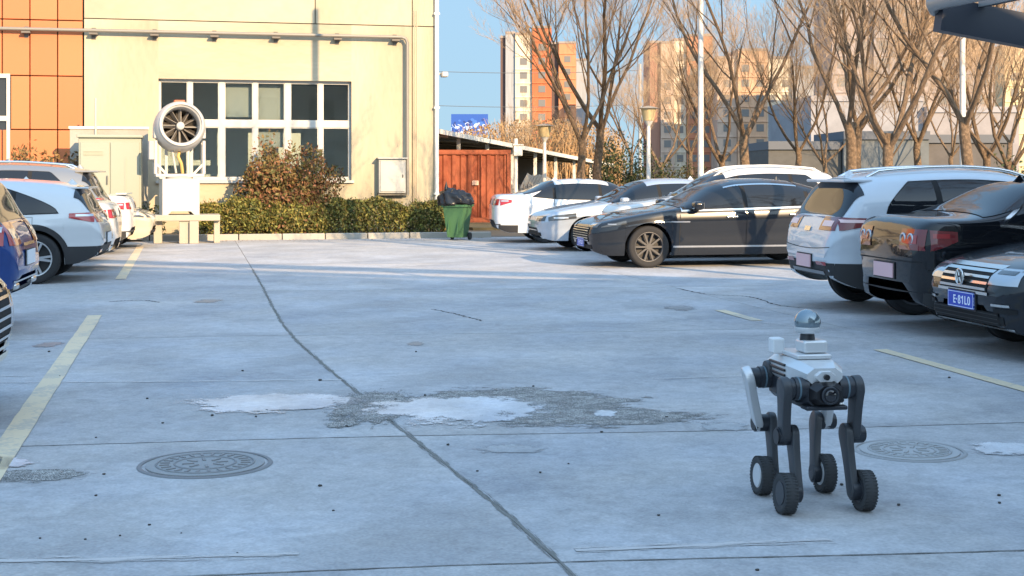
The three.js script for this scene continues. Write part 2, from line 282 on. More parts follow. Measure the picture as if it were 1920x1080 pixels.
{
  const box = (u0, u1, y0, y1, z0, z1) => bx(u1 - u0, y1 - y0, z1 - z0, (u0 + u1) / 2, (y0 + y1) / 2, (z0 + z1) / 2);
  const gap = 0.012, tp = 9.5;
  // cream wall in sheets separated by real grooves
  part('wall', box(uO, uW0, 0, yJ - gap, -0.3, 0), cream, factory);
  part('wall', box(uW0, uW1, 0, yW0, -0.3, 0), cream, factory);
  part('wall', box(uW0, uW1, yW1, yJ - gap, -0.3, 0), cream, factory);
  const uS = wallU(773);
  part('wall', box(uW1, uS - gap, 0, yJ - gap, -0.3, 0), cream, factory);
  part('wall', box(uS + gap, 0, 0, yJ - gap, -0.3, 0), cream, factory);
  const yK = yJ + 0.0, uM = wallU(591);
  part('wall', box(uO, uM - gap, yK + gap, tp, -0.3, 0), cream, factory);
  part('wall', box(uM + gap, uS - gap, yK + gap, tp, -0.3, 0), cream, factory);
  part('wall', box(uS + gap, 0, yK + gap, tp, -0.3, 0), cream, factory);
  part('wall_core', mg([box(uO, uW0, 0, tp - 0.1, -0.5, -0.05), box(uW1, -0.01, 0, tp - 0.1, -0.5, -0.05), box(uW0, uW1, yW1 + 0.01, tp - 0.1, -0.5, -0.05), box(uW0, uW1, 0, yW0 - 0.01, -0.5, -0.05)].map((g) => g)), darkGap, factory);
  part('wall', bx(0.3, tp, 14, -0.16, tp / 2, -7.35), cream, factory);                 // flank
  part('room', mg([box(uW0 - 1, uW1 + 1, yW0 - 1.3, yW0 - 1.2, -5, -0.5), box(uW0 - 1, uW1 + 1, yW1 + 0.3, yW1 + 0.4, -5, -0.5), box(uW0 - 1, uW1 + 1, 0, yW1 + 0.4, -3.1, -3), box(uW0 - 1.1, uW0 - 1, 0, yW1 + 0.4, -5, -0.5), box(uW1 + 1, uW1 + 1.1, 0, yW1 + 0.4, -5, -0.5)]), roomDark, factory);
  // orange cladding
  const us = [wallU(-160), wallU(-100), wallU(-48), wallU(4), wallU(56), wallU(108), uO - 0.03], ys = [0.15, 1.25, wallY(60, 243), wallY(60, 142), wallY(60, 37), 6.6, 8.0, 9.4];
  const wl = wallU(19);
  let k = 0;
  for (let i = 0; i < us.length - 1; i++) for (let j = 0; j < ys.length - 1; j++) {
    let u1 = us[i + 1] - gap, u0 = us[i] + gap; const y0 = ys[j] + gap, y1 = ys[j + 1] - gap;
    if (y1 < wallY(10, 140) && y0 > 1.3) { if (u1 <= wl) continue; u0 = Math.max(u0, wl + 0.02); }
    part('cladding_panel', rb(u1 - u0, y1 - y0, 0.08, 0.012, (u0 + u1) / 2, (y0 + y1) / 2, -0.03), orangeMats[(k++ * 7) % 3], factory);
  }
  part('cladding_core', box(us[0], uO, 0, tp, -0.5, -0.12), darkGap, factory);
  // orange bay window
  const wy0 = wallY(10, 301), wy1 = wallY(10, 146), wm = wallY(10, 222), bw = new THREE.Group(); bw.name = 'window'; factory.add(bw);
  part('pane', box(us[0], wl - 0.08, wy0, wy1, -0.07, -0.06), std(0.03, 0.032, 0.035, 0.05), bw);
  part('frame', mg([box(wl - 0.08, wl, wy0 - 0.1, wy1 + 0.1, -0.1, 0.03), box(us[0], wl - 0.08, wm - 0.06, wm + 0.06, -0.1, 0.02), box(us[0], wl - 0.08, wy1, wy1 + 0.1, -0.1, 0.02), box(us[0], wl - 0.08, wy0 - 0.1, wy0, -0.1, 0.02)]), frameWhite, bw);
  // grid window
  const win = new THREE.Group(); win.name = 'window'; factory.add(win);
  const cols = [[300, 352], [360, 411], [421, 475], [483, 535], [545, 598], [606, 656]].map(([a, b]) => [wallU(a), wallU(b)]), r0 = [yW0 + 0.06, wallY(480, 238)], r1 = [wallY(480, 226), yW1 - 0.05];
  const bars = [box(uW0, uW1, r0[1], r1[0], -0.24, -0.14), box(uW0, uW1, yW0, r0[0], -0.24, -0.14), box(uW0, uW1, r1[1], yW1, -0.24, -0.14)];
  const edges = [uW0, ...cols.flat(), uW1];
  for (let i = 0; i < edges.length; i += 2) for (const r of [r0, r1]) bars.push(box(edges[i], edges[i + 1], r[0], r[1], -0.237, -0.143));
  part('frame', mg(bars), frameWhite, win);
  const sash = [];
  for (const c of cols) for (const r of [r0, r1]) {
    part('pane', box(c[0], c[1], r[0], r[1], -0.195, -0.19), paneMat, win);
    sash.push(box(c[0], c[0] + 0.025, r[0], r[1], -0.225, -0.16), box(c[1] - 0.025, c[1], r[0], r[1], -0.225, -0.16), box(c[0] + 0.025, c[1] - 0.025, r[0], r[0] + 0.025, -0.225, -0.16), box(c[0] + 0.025, c[1] - 0.025, r[1] - 0.025, r[1], -0.225, -0.16));
  }
  part('sash', mg(sash), frameWhite, win);
  part('sill', box(uW0 - 0.06, uW1 + 0.06, yW0 - 0.07, yW0 - 0.003, -0.12, 0.07), frameWhite, win);
  const blind = std(0.30, 0.29, 0.26, 0.9);
  for (const c of [cols[2], cols[3]]) part('roller_blind', box(c[0] + 0.03, c[1] - 0.03, c === cols[2] ? r1[0] + 0.1 : r0[1] - 0.5, r1[1], -0.40, -0.39), blind, win);
  part('roller_blind', box(cols[4][0], cols[5][1], r1[0] + 0.9, r1[1], -0.40, -0.39), std(0.12, 0.12, 0.12, 0.9), win);
  // pipe run with brackets and its drop
  const pipe = std(0.24, 0.225, 0.20, 0.5, { metalness: 0.2 }), yP = wallY(480, 65), uD = wallU(762), yD = wallY(745, 365);
  const pr = new THREE.Group(); pr.name = 'pipe_run'; factory.add(pr);
  const cv = [V(us[0], yP, 0.16), V(uD - 0.15, yP, 0.16), V(uD - 0.05, yP - 0.03, 0.16), V(uD, yP - 0.13, 0.16), V(uD, yD, 0.16)];
  part('pipe', tubeGeo(cv, cv.map(() => 0.044), 12), pipe, pr);
  for (const px of [50, 176, 290, 402, 517, 632, 740]) part('bracket', mg([box(wallU(px) - 0.1, wallU(px) + 0.1, yP - 0.1, yP - 0.055, 0.02, 0.24), box(wallU(px) - 0.05, wallU(px) + 0.05, yP - 0.2, yP + 0.08, 0.002, 0.02)]), std(0.16, 0.14, 0.12, 0.7), pr);
  // rainwater pipe on the corner
  part('downpipe', mg([new THREE.CylinderGeometry(0.055, 0.055, tp, 12).translate(-0.06, tp / 2, 0.07), ...[1, 3.2, 5.6].map((y) => box(-0.13, 0.01, y, y + 0.05, 0.0, 0.13))]), std(0.8, 0.78, 0.72, 0.5), factory);
  part('conduit', mg([wallU(773) + 0.06, wallU(779) + 0.03].map((u) => new THREE.CylinderGeometry(0.012, 0.012, 5, 6).translate(u, 3.2, 0.02))), std(0.62, 0.5, 0.36, 0.6), factory);
  part('roof_coping', box(us[0], 0.06, tp, tp + 0.12, -0.6, 0.1), cream, factory);
}
{ // security camera on the corner
  const t = thing('security_camera', 'small grey security camera fixed to the corner of the cream wall', 'camera', wallP(0.02, wallY(822, 140), 0.0).toArray(), BT);
  part('housing', rb(0.16, 0.13, 0.3, 0.03, 0.12, 0, 0.05), std(0.5, 0.48, 0.44, 0.5), t); part('bracket', bx(0.1, 0.05, 0.05, 0.02, 0.02, -0.02), std(0.4, 0.4, 0.38, 0.5), t);
}
{ // electrical box
  const u0 = wallU(708), u1 = wallU(758), y0 = wallY(733, 362), y1 = wallY(733, 298), w = u1 - u0, h = y1 - y0;
  const t = thing('electrical_box', 'grey metal electrical box mounted on the cream wall', 'electrical box', wallP((u0 + u1) / 2, y0, 0).toArray(), BT);
  const m = std(0.40, 0.41, 0.40, 0.5, { metalness: 0.1 });
  part('housing', rb(w, h, 0.26, 0.015, 0, h / 2, 0.135), m, t); part('door', rb(w - 0.07, h - 0.08, 0.02, 0.008, 0, h / 2, 0.275), m, t);
  part('top_hood', bx(w + 0.06, 0.03, 0.34, 0, h + 0.016, 0.17), m, t); part('latch', rb(0.03, 0.08, 0.02, 0.005, w / 2 - 0.08, h / 2, 0.295), std(0.1, 0.1, 0.1, 0.4), t);
  part('base_tray', bx(w + 0.02, 0.05, 0.2, 0, -0.03, 0.12), std(0.15, 0.14, 0.12, 0.8), t);
}
{ // distribution cabinet
  const p = at(208, 325, 31.6), t = thing('distribution_cabinet', 'tall pale green distribution cabinet with two doors beside the fog cannon', 'cabinet', [p.x, 0.05, -31.6], BT);
  const m = std(0.31, 0.335, 0.28, 0.55), w = 1.36, h = 2.3;
  part('housing', rb(w, h - 0.25, 0.7, 0.015, 0, 0.25 + (h - 0.25) / 2, 0), m, t); part('plinth', bx(w + 0.06, 0.26, 0.76, 0, 0.13, 0), std(0.45, 0.43, 0.38, 0.9), t);
  part('top_cover', rb(w + 0.08, 0.07, 0.8, 0.02, 0, h + 0.036, 0.02), m, t);
  for (const s of [-1, 1]) { const d = part('door', rb(w / 2 - 0.05, h - 0.42, 0.03, 0.01, s * (w / 4 - 0.012), 0.29 + (h - 0.36) / 2, 0.365), m, t);
    if (s < 0) { part('handle', rb(0.03, 0.2, 0.04, 0.008, -0.06, 1.35, 0.40), std(0.12, 0.12, 0.12, 0.4), d); part('vent', mg([0, 1, 2, 3].map((i) => bx(0.42, 0.012, 0.015, -0.36, 2.0 - i * 0.03, 0.384))), std(0.36, 0.38, 0.3, 0.6), d); }
    else part('trim_rib', bx(0.03, 0.9, 0.012, 0.34, 1.4, 0.385), m, d); }
}
{ // low rendered wall behind the cabinet
  const t = thing('garden_wall', 'short white rendered wall standing behind the pale green cabinet', 'wall', [...at(205, 325, 32.4).toArray()].map((v, i) => i === 1 ? 0 : v), BT);
  part('wall', bx(1.75, 2.58, 0.16, 0, 1.29, 0), std(0.42, 0.41, 0.38, 0.9, { map: rep(plasterTex, 0.5) }), t); part('coping', bx(1.8, 0.06, 0.22, 0, 2.612, 0), std(0.7, 0.67, 0.6, 0.9), t);
  part('standpipe', new THREE.CylinderGeometry(0.025, 0.025, 1.4, 8).translate(-0.3, 2.6, 0.12), std(0.5, 0.47, 0.42, 0.6), t);
}
{ // fog cannon
  const d = 31.0, b = at(336, 402, d), t = thing('fog_cannon', 'white round fog cannon with dark fan blades on a box base', 'fog cannon', [b.x, b.y, b.z], rad(20));
  const wm = std(0.47, 0.465, 0.445, 0.4), s = d / FOCAL; const H = (px) => px * s;
  // base box with cut feet
  const bs = new THREE.Shape(), w2 = H(33), hh = H(66); bs.moveTo(-w2, 0); bs.lineTo(-w2 + 0.1, 0); bs.lineTo(-w2 + 0.18, 0.08); bs.lineTo(w2 - 0.18, 0.08); bs.lineTo(w2 - 0.1, 0); bs.lineTo(w2, 0); bs.lineTo(w2, hh); bs.lineTo(-w2, hh); bs.lineTo(-w2, 0);
  part('base_box', new THREE.ExtrudeGeometry(bs, { depth: 0.7, bevelSize: 0.01, bevelThickness: 0.01, bevelSegments: 1 }).translate(0, 0, -0.35), wm, t);
  const y1 = hh + 0.05, fw = H(44), fh = H(62);
  part('turntable', new THREE.CylinderGeometry(0.3, 0.3, 0.05, 24).translate(0, hh + 0.025, 0), std(0.4, 0.38, 0.36, 0.5), t);
  const fr = [bx(fw * 2, 0.06, 0.4, 0, y1 + 0.04, 0)];
  for (const q of [-1, 1]) { fr.push(bx(0.06, fh, 0.09, q * fw, y1 + fh / 2 + 0.07, 0.14), bx(0.06, fh, 0.09, q * fw, y1 + fh / 2 + 0.07, -0.14), bx(0.05, 0.32, 0.06, q * (fw - 0.13), y1 + 0.17, 0.14, 0, 0, q * -0.75), bx(0.06, fh * 0.95, 0.06, q * fw * 0.52, y1 + fh * 0.5, -0.1)); }
  part('yoke_frame', mg(fr), wm, t);
  const cy = y1 + H(93), R = H(46), drum = new THREE.Group(); drum.name = 'drum'; drum.position.set(0, cy, 0); drum.rotation.x = rad(-6); t.add(drum);
  part('shell', new THREE.LatheGeometry([[R * 0.74, 0.40], [R * 0.80, 0.44], [R * 0.90, 0.40], [R, 0.24], [R * 1.02, 0.0], [R, -0.3], [R * 0.8, -0.7], [R * 0.72, -0.75], [R * 0.70, 0.3], [R * 0.74, 0.40]].map((q) => new THREE.Vector2(...q)), 48).rotateX(Math.PI / 2), wm, drum);
  part('nozzle_ring', new THREE.TorusGeometry(R * 0.84, 0.02, 8, 40).translate(0, 0, 0.46), wm, drum);
  part('hub', new THREE.LatheGeometry([[0, 0.30], [R * 0.13, 0.29], [R * 0.17, 0.25], [R * 0.17, 0.0], [0, 0]].map((q) => new THREE.Vector2(...q)), 24).rotateX(Math.PI / 2), wm, drum);
  for (let i = 0; i < 12; i++) part('stator_vane', bx(R * 0.54, 0.012, 0.14, R * 0.46, 0, 0.10, 0, 0.35).rotateZ(i / 12 * 6.283), i % 3 ? std(0.22, 0.2, 0.18, 0.5) : std(0.36, 0.34, 0.31, 0.5), drum);
  const bl = []; for (let i = 0; i < 9; i++) bl.push(bx(R * 0.5, 0.17, 0.02, R * 0.44, 0, 0, 0, 0.6).rotateZ(i / 9 * 6.283 + 0.2)); part('fan_blades', mg(bl), std(0.05, 0.045, 0.04, 0.5), drum);
  part('back_grille', new THREE.CircleGeometry(R * 0.72, 32).translate(0, 0, -0.6), std(0.03, 0.028, 0.025, 0.9), drum);
  for (const q of [-1, 1]) part('pivot_plate', rb(0.08, 0.26, 0.34, 0.02, q * (fw + 0.0), cy - 0.12, 0), wm, t);
  part('control_box', rb(0.12, 0.42, 0.26, 0.02, -fw - 0.09, y1 + fh * 0.8, 0.05), std(0.36, 0.36, 0.38, 0.5), t);
  part('hose', tubeGeo([V(0.0, cy - R * 0.95, 0.1), V(-0.05, cy - R * 1.2, 0.24), V(0.02, y1 + 0.3, 0.22), V(0.06, y1 + 0.09, 0.1)], [0.035, 0.035, 0.035, 0.035], 8), std(0.62, 0.42, 0.14, 0.7), t);
  part('hose', tubeGeo([V(-0.16, cy - R * 0.9, 0.1), V(-0.14, y1 + 0.4, 0.2), V(-0.08, y1 + 0.09, 0.1)], [0.025, 0.025, 0.025], 8), std(0.5, 0.48, 0.44, 0.7), t);
  part('lifting_cap', mg([rb(0.24, 0.09, 0.2, 0.02, 0, cy + R * 1.03, 0)]), std(0.42, 0.13, 0.06, 0.7), t);
}
{ // concrete platform under the cannon
  const t = thing('concrete_platform', 'rough concrete slab on blocks carrying the fog cannon', 'platform', [at(350, 0, 31).x, 0, -31], rad(13));
  const cm = std(0.44, 0.40, 0.33, 0.95, { bumpMap: rep(bumpTex, 3), bumpScale: 0.006 }), top = EYE - (402 - HORIZON) / FOCAL * 31;
  part('deck_slab', rb(1.45, 0.13, 1.0, 0.015, 0.0, top - 0.066, 0), cm, t);
  for (const [x, w, z] of [[-0.62, 0.18, 0], [-0.05, 0.22, 0.2], [0.16, 0.2, 0.3], [0.655, 0.13, 0.1]]) part('support_block', rb(w, top - 0.134, 0.5, 0.015, x, (top - 0.134) / 2, z), cm, t);
}

// ---------------------------------------------------------------- foliage
console.log('foliage');
function leafCloud(n, size, place, cols) {
  const pos = new Float32Array(n * 12), nor = new Float32Array(n * 12), col = new Float32Array(n * 12), idx = new Uint32Array(n * 6);
  const q = new THREE.Quaternion(), e = new THREE.Euler();
  for (let i = 0; i < n; i++) {
    const c = place(i), s = size * rr(0.6, 1.35); e.set(rr(0, 6.28), rr(0, 6.28), rr(0, 6.28)); q.setFromEuler(e);
    const a = V(s, 0, 0).applyQuaternion(q), b = V(0, s * 0.5, 0).applyQuaternion(q), nn = V(0, 0, 1).applyQuaternion(q), k = cols[Math.floor(rnd() * cols.length)], v = rr(0.75, 1.25);
    [[-1, 0], [0, -1], [0, 1], [1, 0]].forEach(([u, w], m) => { const o = i * 12 + m * 3; pos[o] = c.x + a.x * u + b.x * w; pos[o + 1] = c.y + a.y * u + b.y * w; pos[o + 2] = c.z + a.z * u + b.z * w; nor[o] = nn.x; nor[o + 1] = nn.y; nor[o + 2] = nn.z; col[o] = k[0] * v; col[o + 1] = k[1] * v; col[o + 2] = k[2] * v; });
    idx.set([i * 4, i * 4 + 1, i * 4 + 2, i * 4 + 2, i * 4 + 1, i * 4 + 3], i * 6);
  }
  const g = new THREE.BufferGeometry(); g.setAttribute('position', new THREE.BufferAttribute(pos, 3)); g.setAttribute('normal', new THREE.BufferAttribute(nor, 3)); g.setAttribute('color', new THREE.BufferAttribute(col, 3)); g.setIndex(new THREE.BufferAttribute(idx, 1)); return g;
}
const leafMat = new THREE.MeshPhysicalMaterial({ vertexColors: true, roughness: 0.8, side: THREE.DoubleSide });
function lump(rx, ry, rz, seedK, rag = 0.28) {       // random point in an uneven dome standing on y = 0
  return () => { const th = rr(0, 6.283), cp = rr(0, 1), sp = Math.sqrt(1 - cp * cp), f = 1 + rag * (Math.sin(th * 3 + seedK) * 0.5 + Math.sin(th * 7 + cp * 9 + seedK * 2) * 0.4 + Math.sin(cp * 14 + th * 5 + seedK) * 0.4), r = f * Math.pow(rnd(), 0.28);
    const w = Math.pow(sp, 0.62); return V(Math.cos(th) * w * rx * r, Math.pow(cp, 0.72) * ry * r * 0.93, Math.sin(th) * w * rz * r); };
}
function stems(n, rx, ry, rz, r) { const l = []; for (let i = 0; i < n; i++) { const a = rr(0, 6.28), k = Math.sqrt(rnd()), h = ry * rr(0.55, 0.95) * Math.sqrt(Math.max(0.1, 1 - k * k * 0.8)); l.push(tubeGeo([V(Math.cos(a) * rx * k * 0.25, 0, Math.sin(a) * rz * k * 0.25), V(Math.cos(a) * rx * k * 0.7, h * 0.55, Math.sin(a) * rz * k * 0.7), V(Math.cos(a) * rx * k * rr(0.85, 1.05), h * 1.02, Math.sin(a) * rz * k * rr(0.85, 1.05))], [r, r * 0.6, r * 0.25], 4)); } return mg(l); }
const stemMat = std(0.16, 0.10, 0.06, 0.9), twigBrown = std(0.28, 0.15, 0.08, 0.9);
function shrub(name, label, p, rx, ry, rz, n, size, cols, sk, nStem = 60) {
  const t = thing(name, label, 'shrub', [p.x, p.y, p.z], 0);
  part('foliage', leafCloud(n, size, lump(rx, ry, rz, sk), cols), leafMat, t); part('stems', stems(nStem, rx, ry, rz, 0.012), stemMat, t); return t;
}
const autumn = [[0.20, 0.10, 0.04], [0.15, 0.12, 0.04], [0.24, 0.11, 0.06], [0.10, 0.10, 0.03], [0.22, 0.15, 0.05]];
const hedgeC = [[0.19, 0.195, 0.045], [0.27, 0.24, 0.055], [0.10, 0.12, 0.03], [0.26, 0.20, 0.06], [0.08, 0.09, 0.03]];
shrub('round_shrub', 'big rounded reddish brown shrub against the grid window', wallP(wallU(530), 0.08, 1.15), 1.18, 2.1, 0.9, 20000, 0.05, autumn, 1.3, 120);
shrub('round_shrub', 'dry brown shrub before the orange panels', wallP(wallU(92), 0.08, 1.3), 1.2, 1.9, 0.6, 16000, 0.055, [[0.22, 0.13, 0.05], [0.17, 0.12, 0.05], [0.24, 0.17, 0.07]], 2.2, 160);
{ // clipped hedge along the wall
  const u0 = wallU(372), u1 = wallU(836), t = thing('clipped_hedge', 'low yellow green clipped hedge along the cream wall', 'hedge', wallP((u0 + u1) / 2, 0.08, 1.55).toArray(), BT), L = u1 - u0;
  part('foliage', leafCloud(26000, 0.042, () => { const x = rr(-L / 2, L / 2), q = Math.sin(x * 2.3) * 0.07 + Math.sin(x * 5.7 + 1) * 0.05 + Math.sin(x * 13) * 0.03, H = 0.80 + q; let y = H * Math.pow(rnd(), 0.6), z = (rnd() < 0.6 ? 1 : rr(-1, 1)) * (0.42 + q + rr(-0.07, 0.05)) * (1 - 0.25 * Math.pow(y / H, 4)); if (rnd() < 0.06) y += rr(0, 0.12); return V(x, y, z); }, hedgeC), leafMat, t);
  const l = []; for (let i = 0; i < 420; i++) { const x = rr(-L / 2, L / 2), z = rr(-0.35, 0.38), h = rr(0.5, 0.95); l.push(tubeGeo([V(x, 0, z * 0.6), V(x + rr(-0.08, 0.08), h * 0.6, z), V(x + rr(-0.15, 0.15), h, z * 1.05)], [0.009, 0.006, 0.002], 3)); }
  part('stems', mg(l), stemMat, t);
}
shrub('round_shrub', 'low yellowing shrub between the cabinet and the fog cannon', wallP(wallU(287), 0.05, 1.9), 0.28, 0.75, 0.3, 1500, 0.04, hedgeC, 3.1, 20);

// ---------------------------------------------------------------- bare trees
console.log('trees');
function growTree(sd, h, forkAt, r0, spread, limbs) {
  const keep = seed; seed = sd;
  const wood = [], twigs = [];
  function branch(p, dir, len, r, level) {
    const n = level < 2 ? 6 : level < 4 ? 4 : 3, pts = [p.clone()], rs = [r], d = dir.clone(); let q = p.clone();
    for (let i = 1; i <= n; i++) { d.add(V(rr(-1, 1), rr(-0.4, 1), rr(-1, 1)).multiplyScalar(level < 2 ? 0.17 : 0.24)); d.y += 0.05; d.normalize(); q = q.clone().addScaledVector(d, len / n); pts.push(q); rs.push(r * (1 - 0.5 * i / n)); }
    (level < 3 ? wood : twigs).push(tubeGeo(pts, rs, level < 1 ? 8 : level < 2 ? 7 : level < 3 ? 5 : 3));
    if (level >= 5) return;
    const kids = level === 0 ? 5 : level === 1 ? 4 : level === 2 ? 5 : level === 3 ? 5 : 4;
    for (let k = 0; k < kids; k++) {
      const f = k === kids - 1 ? 1 : 0.3 + 0.65 * (k + rnd() * 0.7) / kids, i0 = Math.min(n - 1, Math.floor(f * n)), b = pts[i0].clone().lerp(pts[i0 + 1], f * n - i0);
      const az = k * 2.4 + rr(-0.5, 0.5), ax = Math.abs(d.y) > 0.9 ? V(1, 0, 0) : V(0, 1, 0), u = d.clone().cross(ax).normalize(), w = d.clone().cross(u), ang = k === kids - 1 ? rr(0.05, 0.25) : rr(0.4, 0.8);
      const nd = d.clone().multiplyScalar(Math.cos(ang)).addScaledVector(u, Math.sin(ang) * Math.cos(az)).addScaledVector(w, Math.sin(ang) * Math.sin(az)).normalize(); nd.y = Math.abs(nd.y) * 0.8 + 0.15; nd.normalize();
      const rk = r * (1 - 0.5 * f) * rr(0.4, 0.58); branch(b, nd, len * rr(0.45, 0.66) * (1.1 - f * 0.3), Math.max(rk, 0.003), level + 1);
    }
  }
  const tp = [], tr = []; let q = V(0, 0, 0);
  for (let i = 0; i <= 7; i++) { tp.push(q.clone()); tr.push(r0 * (i === 0 ? 1.35 : i === 1 ? 1.08 : 1 - i * 0.025)); q = q.clone().add(V(rr(-0.05, 0.05), forkAt / 7, rr(-0.05, 0.05))); }
  wood.push(tubeGeo(tp, tr, 12)); const top = tp[tp.length - 1];
  for (let k = 0; k < limbs; k++) { const a = k / limbs * 6.283 + rr(-0.4, 0.4), s = spread * rr(0.7, 1.2); branch(top.clone().add(V(0, -0.1 - rnd() * 0.25, 0)), V(Math.cos(a) * s, 1, Math.sin(a) * s).normalize(), (h - forkAt) * rr(0.55, 0.75), r0 * rr(0.40, 0.54), 0); }
  seed = keep;
  return [mg(wood), mg(twigs)];
}
const barkTex = texFrom(256, ((a, b) => (i) => { const v = 0.72 + (a[i] - 0.5) * 0.6 + (b[i] - 0.5) * 0.3; return [v, v * 0.97, v * 0.93]; })(fbm(256, 8, 5, 19), tileNoise(256, 64, 29)));
const bark = std(0.40, 0.29, 0.20, 0.95, { map: rep(barkTex, 6, 3), bumpMap: rep(barkTex, 6, 3), bumpScale: 0.02 }), twigMat = std(0.50, 0.35, 0.22, 0.95);
const kinds = [growTree(101, 9.0, 2.5, 0.125, 0.62, 4), growTree(202, 9.6, 2.75, 0.145, 0.8, 3), growTree(303, 8.6, 2.1, 0.12, 0.9, 4), growTree(404, 10, 3.0, 0.15, 0.6, 4)];
function bareTree(px, d, kind, s, turn, label, group) {
  const p = at(px, 0, d), t = thing('bare_tree', label, 'tree', [p.x, -0.02, p.z], turn, group);
  part('trunk', kinds[kind][0], bark, t); part('crown', kinds[kind][1], twigMat, t); t.scale.setScalar(s); return t;
}
bareTree(1086, 41, 0, 1.08, 0.4, 'leafless tree with several upright limbs beside the sloping shed roof');
bareTree(1118, 43, 3, 1.0, 2.9, 'slim leafless tree close behind the white sedan, right beside its twin');
const rowGroup = 'bare trees behind the parked cars';
for (const [px, d, k, s, tn, lb] of [[1405, 38, 1, 1.0, 0.3, 'stout leafless tree with low outstretched limbs behind the roof of the black fastback'], [1352, 47, 2, 1.05, 1.7, 'leafless tree just right of the tall white lamp post behind the black fastback'], [1588, 36, 1, 1.05, 2.4, 'stout leafless tree rising from behind the rear spoiler of the white suv'], [1612, 43, 3, 1.0, 4.0, 'slim upright leafless tree close behind the stout one at the white suv spoiler'], [1668, 33, 2, 1.2, 5.2, 'thick low forked leafless tree above the middle of the white suv roof'], [1725, 46, 0, 1.1, 3.3, 'slender leafless tree between the low forked tree and the white lamp post'], [1818, 33.5, 1, 1.06, 0.9, 'stout leafless tree right beside the lamp post behind the white suv'], [1848, 42, 2, 1.1, 2.0, 'pale leafless tree half hidden by the stout one beside the lamp post'], [1893, 38, 2, 0.9, 3.7, 'small widely forked leafless tree next to the dark evergreen shrub'], [1500, 50, 0, 1.0, 1.2, 'slim leafless tree behind the tail of the black fastback']]) bareTree(px, d, k, s, tn, lb, rowGroup);
for (const [px, d, k, s, tn] of [[1240, 68, 2, 1.0, 0.5], [1300, 74, 0, 1.1, 2.6], [1545, 66, 2, 1.1, 1.1], [1780, 64, 0, 1.0, 4.4], [1660, 62, 0, 0.9, 5.4], [1000, 88, 2, 0.8, 1.0], [1180, 84, 3, 0.9, 2.0], [1890, 75, 3, 1.1, 3.0]]) bareTree(px, d, k, s, tn, 'slender leafless tree far behind, before the apartment towers', 'far bare trees');
// trees and a lamp post standing to the right of the view; their shadows fall on the wall and the container
const upSun = (p, t) => p.addScaledVector(V(Math.sin(SUN_AZ), 0, Math.cos(SUN_AZ)), t).setY(0);
{ const t = bareTree(960, 17, 3, 1.15, 1.0, 'leafless tree outside the view whose shadow falls on the cream wall'); t.position.copy(upSun(wallP(wallU(705), 0), 22)); }
{ const t = bareTree(960, 17, 1, 1.2, 2.0, 'leafless tree outside the view whose shadow falls on the container'); t.position.copy(upSun(at(915, 0, 43), 25)); }

// ---------------------------------------------------------------- lamps and poles
const poleWhite = std(0.72, 0.70, 0.66, 0.45), poleGrey = std(0.4, 0.4, 0.4, 0.5);
function tallPole(px, d, h, r, label) {
  const p = at(px, 0, d), t = thing('lamp_post', label, 'lamp post', [p.x, 0, p.z], rad(15));
  part('post', mg([new THREE.CylinderGeometry(r * 0.7, r, h, 14).translate(0, h / 2, 0), new THREE.CylinderGeometry(r * 1.5, r * 1.6, 0.5, 14).translate(0, 0.25, 0)]), poleWhite, t);
  part('arm', cylBetween(V(0, h - 0.2, 0), V(-1.4, h + 0.3, 0.3), 0.04, 0.035), poleWhite, t); part('lamp_head', rb(0.6, 0.1, 0.24, 0.03, -1.6, h + 0.32, 0.34), poleGrey, t);
}
tallPole(1314, 37, 8.5, 0.085, 'tall white lamp post rising behind the black sedan');
tallPole(1805, 37, 8.5, 0.085, 'tall white lamp post rising behind the white suv');
{ const t = thing('lamp_post', 'tall grey lamp post outside the view whose shadow falls on the wall', 'lamp post', upSun(wallP(wallU(591), 0), 22).toArray(), rad(15)); const h = wallY(591, 25) + 22 * Math.tan(SUN_EL); part('post', new THREE.CylinderGeometry(0.08, 0.12, h, 14).translate(0, h / 2, 0), poleGrey, t); part('lamp_head', rb(0.14, 0.1, 0.14, 0.03, 0, h + 0.05, 0), poleGrey, t); }
function gardenLamp(px, pyTop, d, label) {
  const p = at(px, 0, d), H = EYE - (pyTop - HORIZON) / FOCAL * d, t = thing('garden_lamp', label, 'lamp', [p.x, 0, p.z], 0.4, 'lantern posts along the verge');
  part('post', mg([new THREE.CylinderGeometry(0.05, 0.075, H - 0.5, 12).translate(0, (H - 0.5) / 2, 0), new THREE.CylinderGeometry(0.14, 0.05, 0.16, 12).translate(0, H - 0.44, 0)]), poleWhite, t);
  part('lantern_glass', new THREE.CylinderGeometry(0.22, 0.15, 0.34, 14).translate(0, H - 0.2, 0), std(0.62, 0.48, 0.26, 0.4), t); part('lantern_cap', mg([new THREE.CylinderGeometry(0.06, 0.31, 0.07, 14).translate(0, H, 0)]), std(0.45, 0.36, 0.26, 0.6), t);
}
gardenLamp(1216, 201, 38, 'lantern on a white post between the shed and the tall pole');
gardenLamp(1021, 234, 42, 'lantern on a white post before the dark shed opening');
{ // white cable box on a pole
  const p = at(967, 0, 40), t = thing('cable_box_pole', 'white cable box on a thin post in front of the red container', 'cable box', [p.x, 0, p.z], rad(10));
  part('post', new THREE.CylinderGeometry(0.06, 0.06, 2.55, 10).translate(0, 1.275, 0), poleWhite, t); part('box', rb(0.26, 0.3, 0.2, 0.02, 0.03, 2.2, 0.14), std(0.72, 0.70, 0.64, 0.5), t); part('cap', bx(0.3, 0.03, 0.26, 0.03, 2.37, 0.14), poleWhite, t);
}
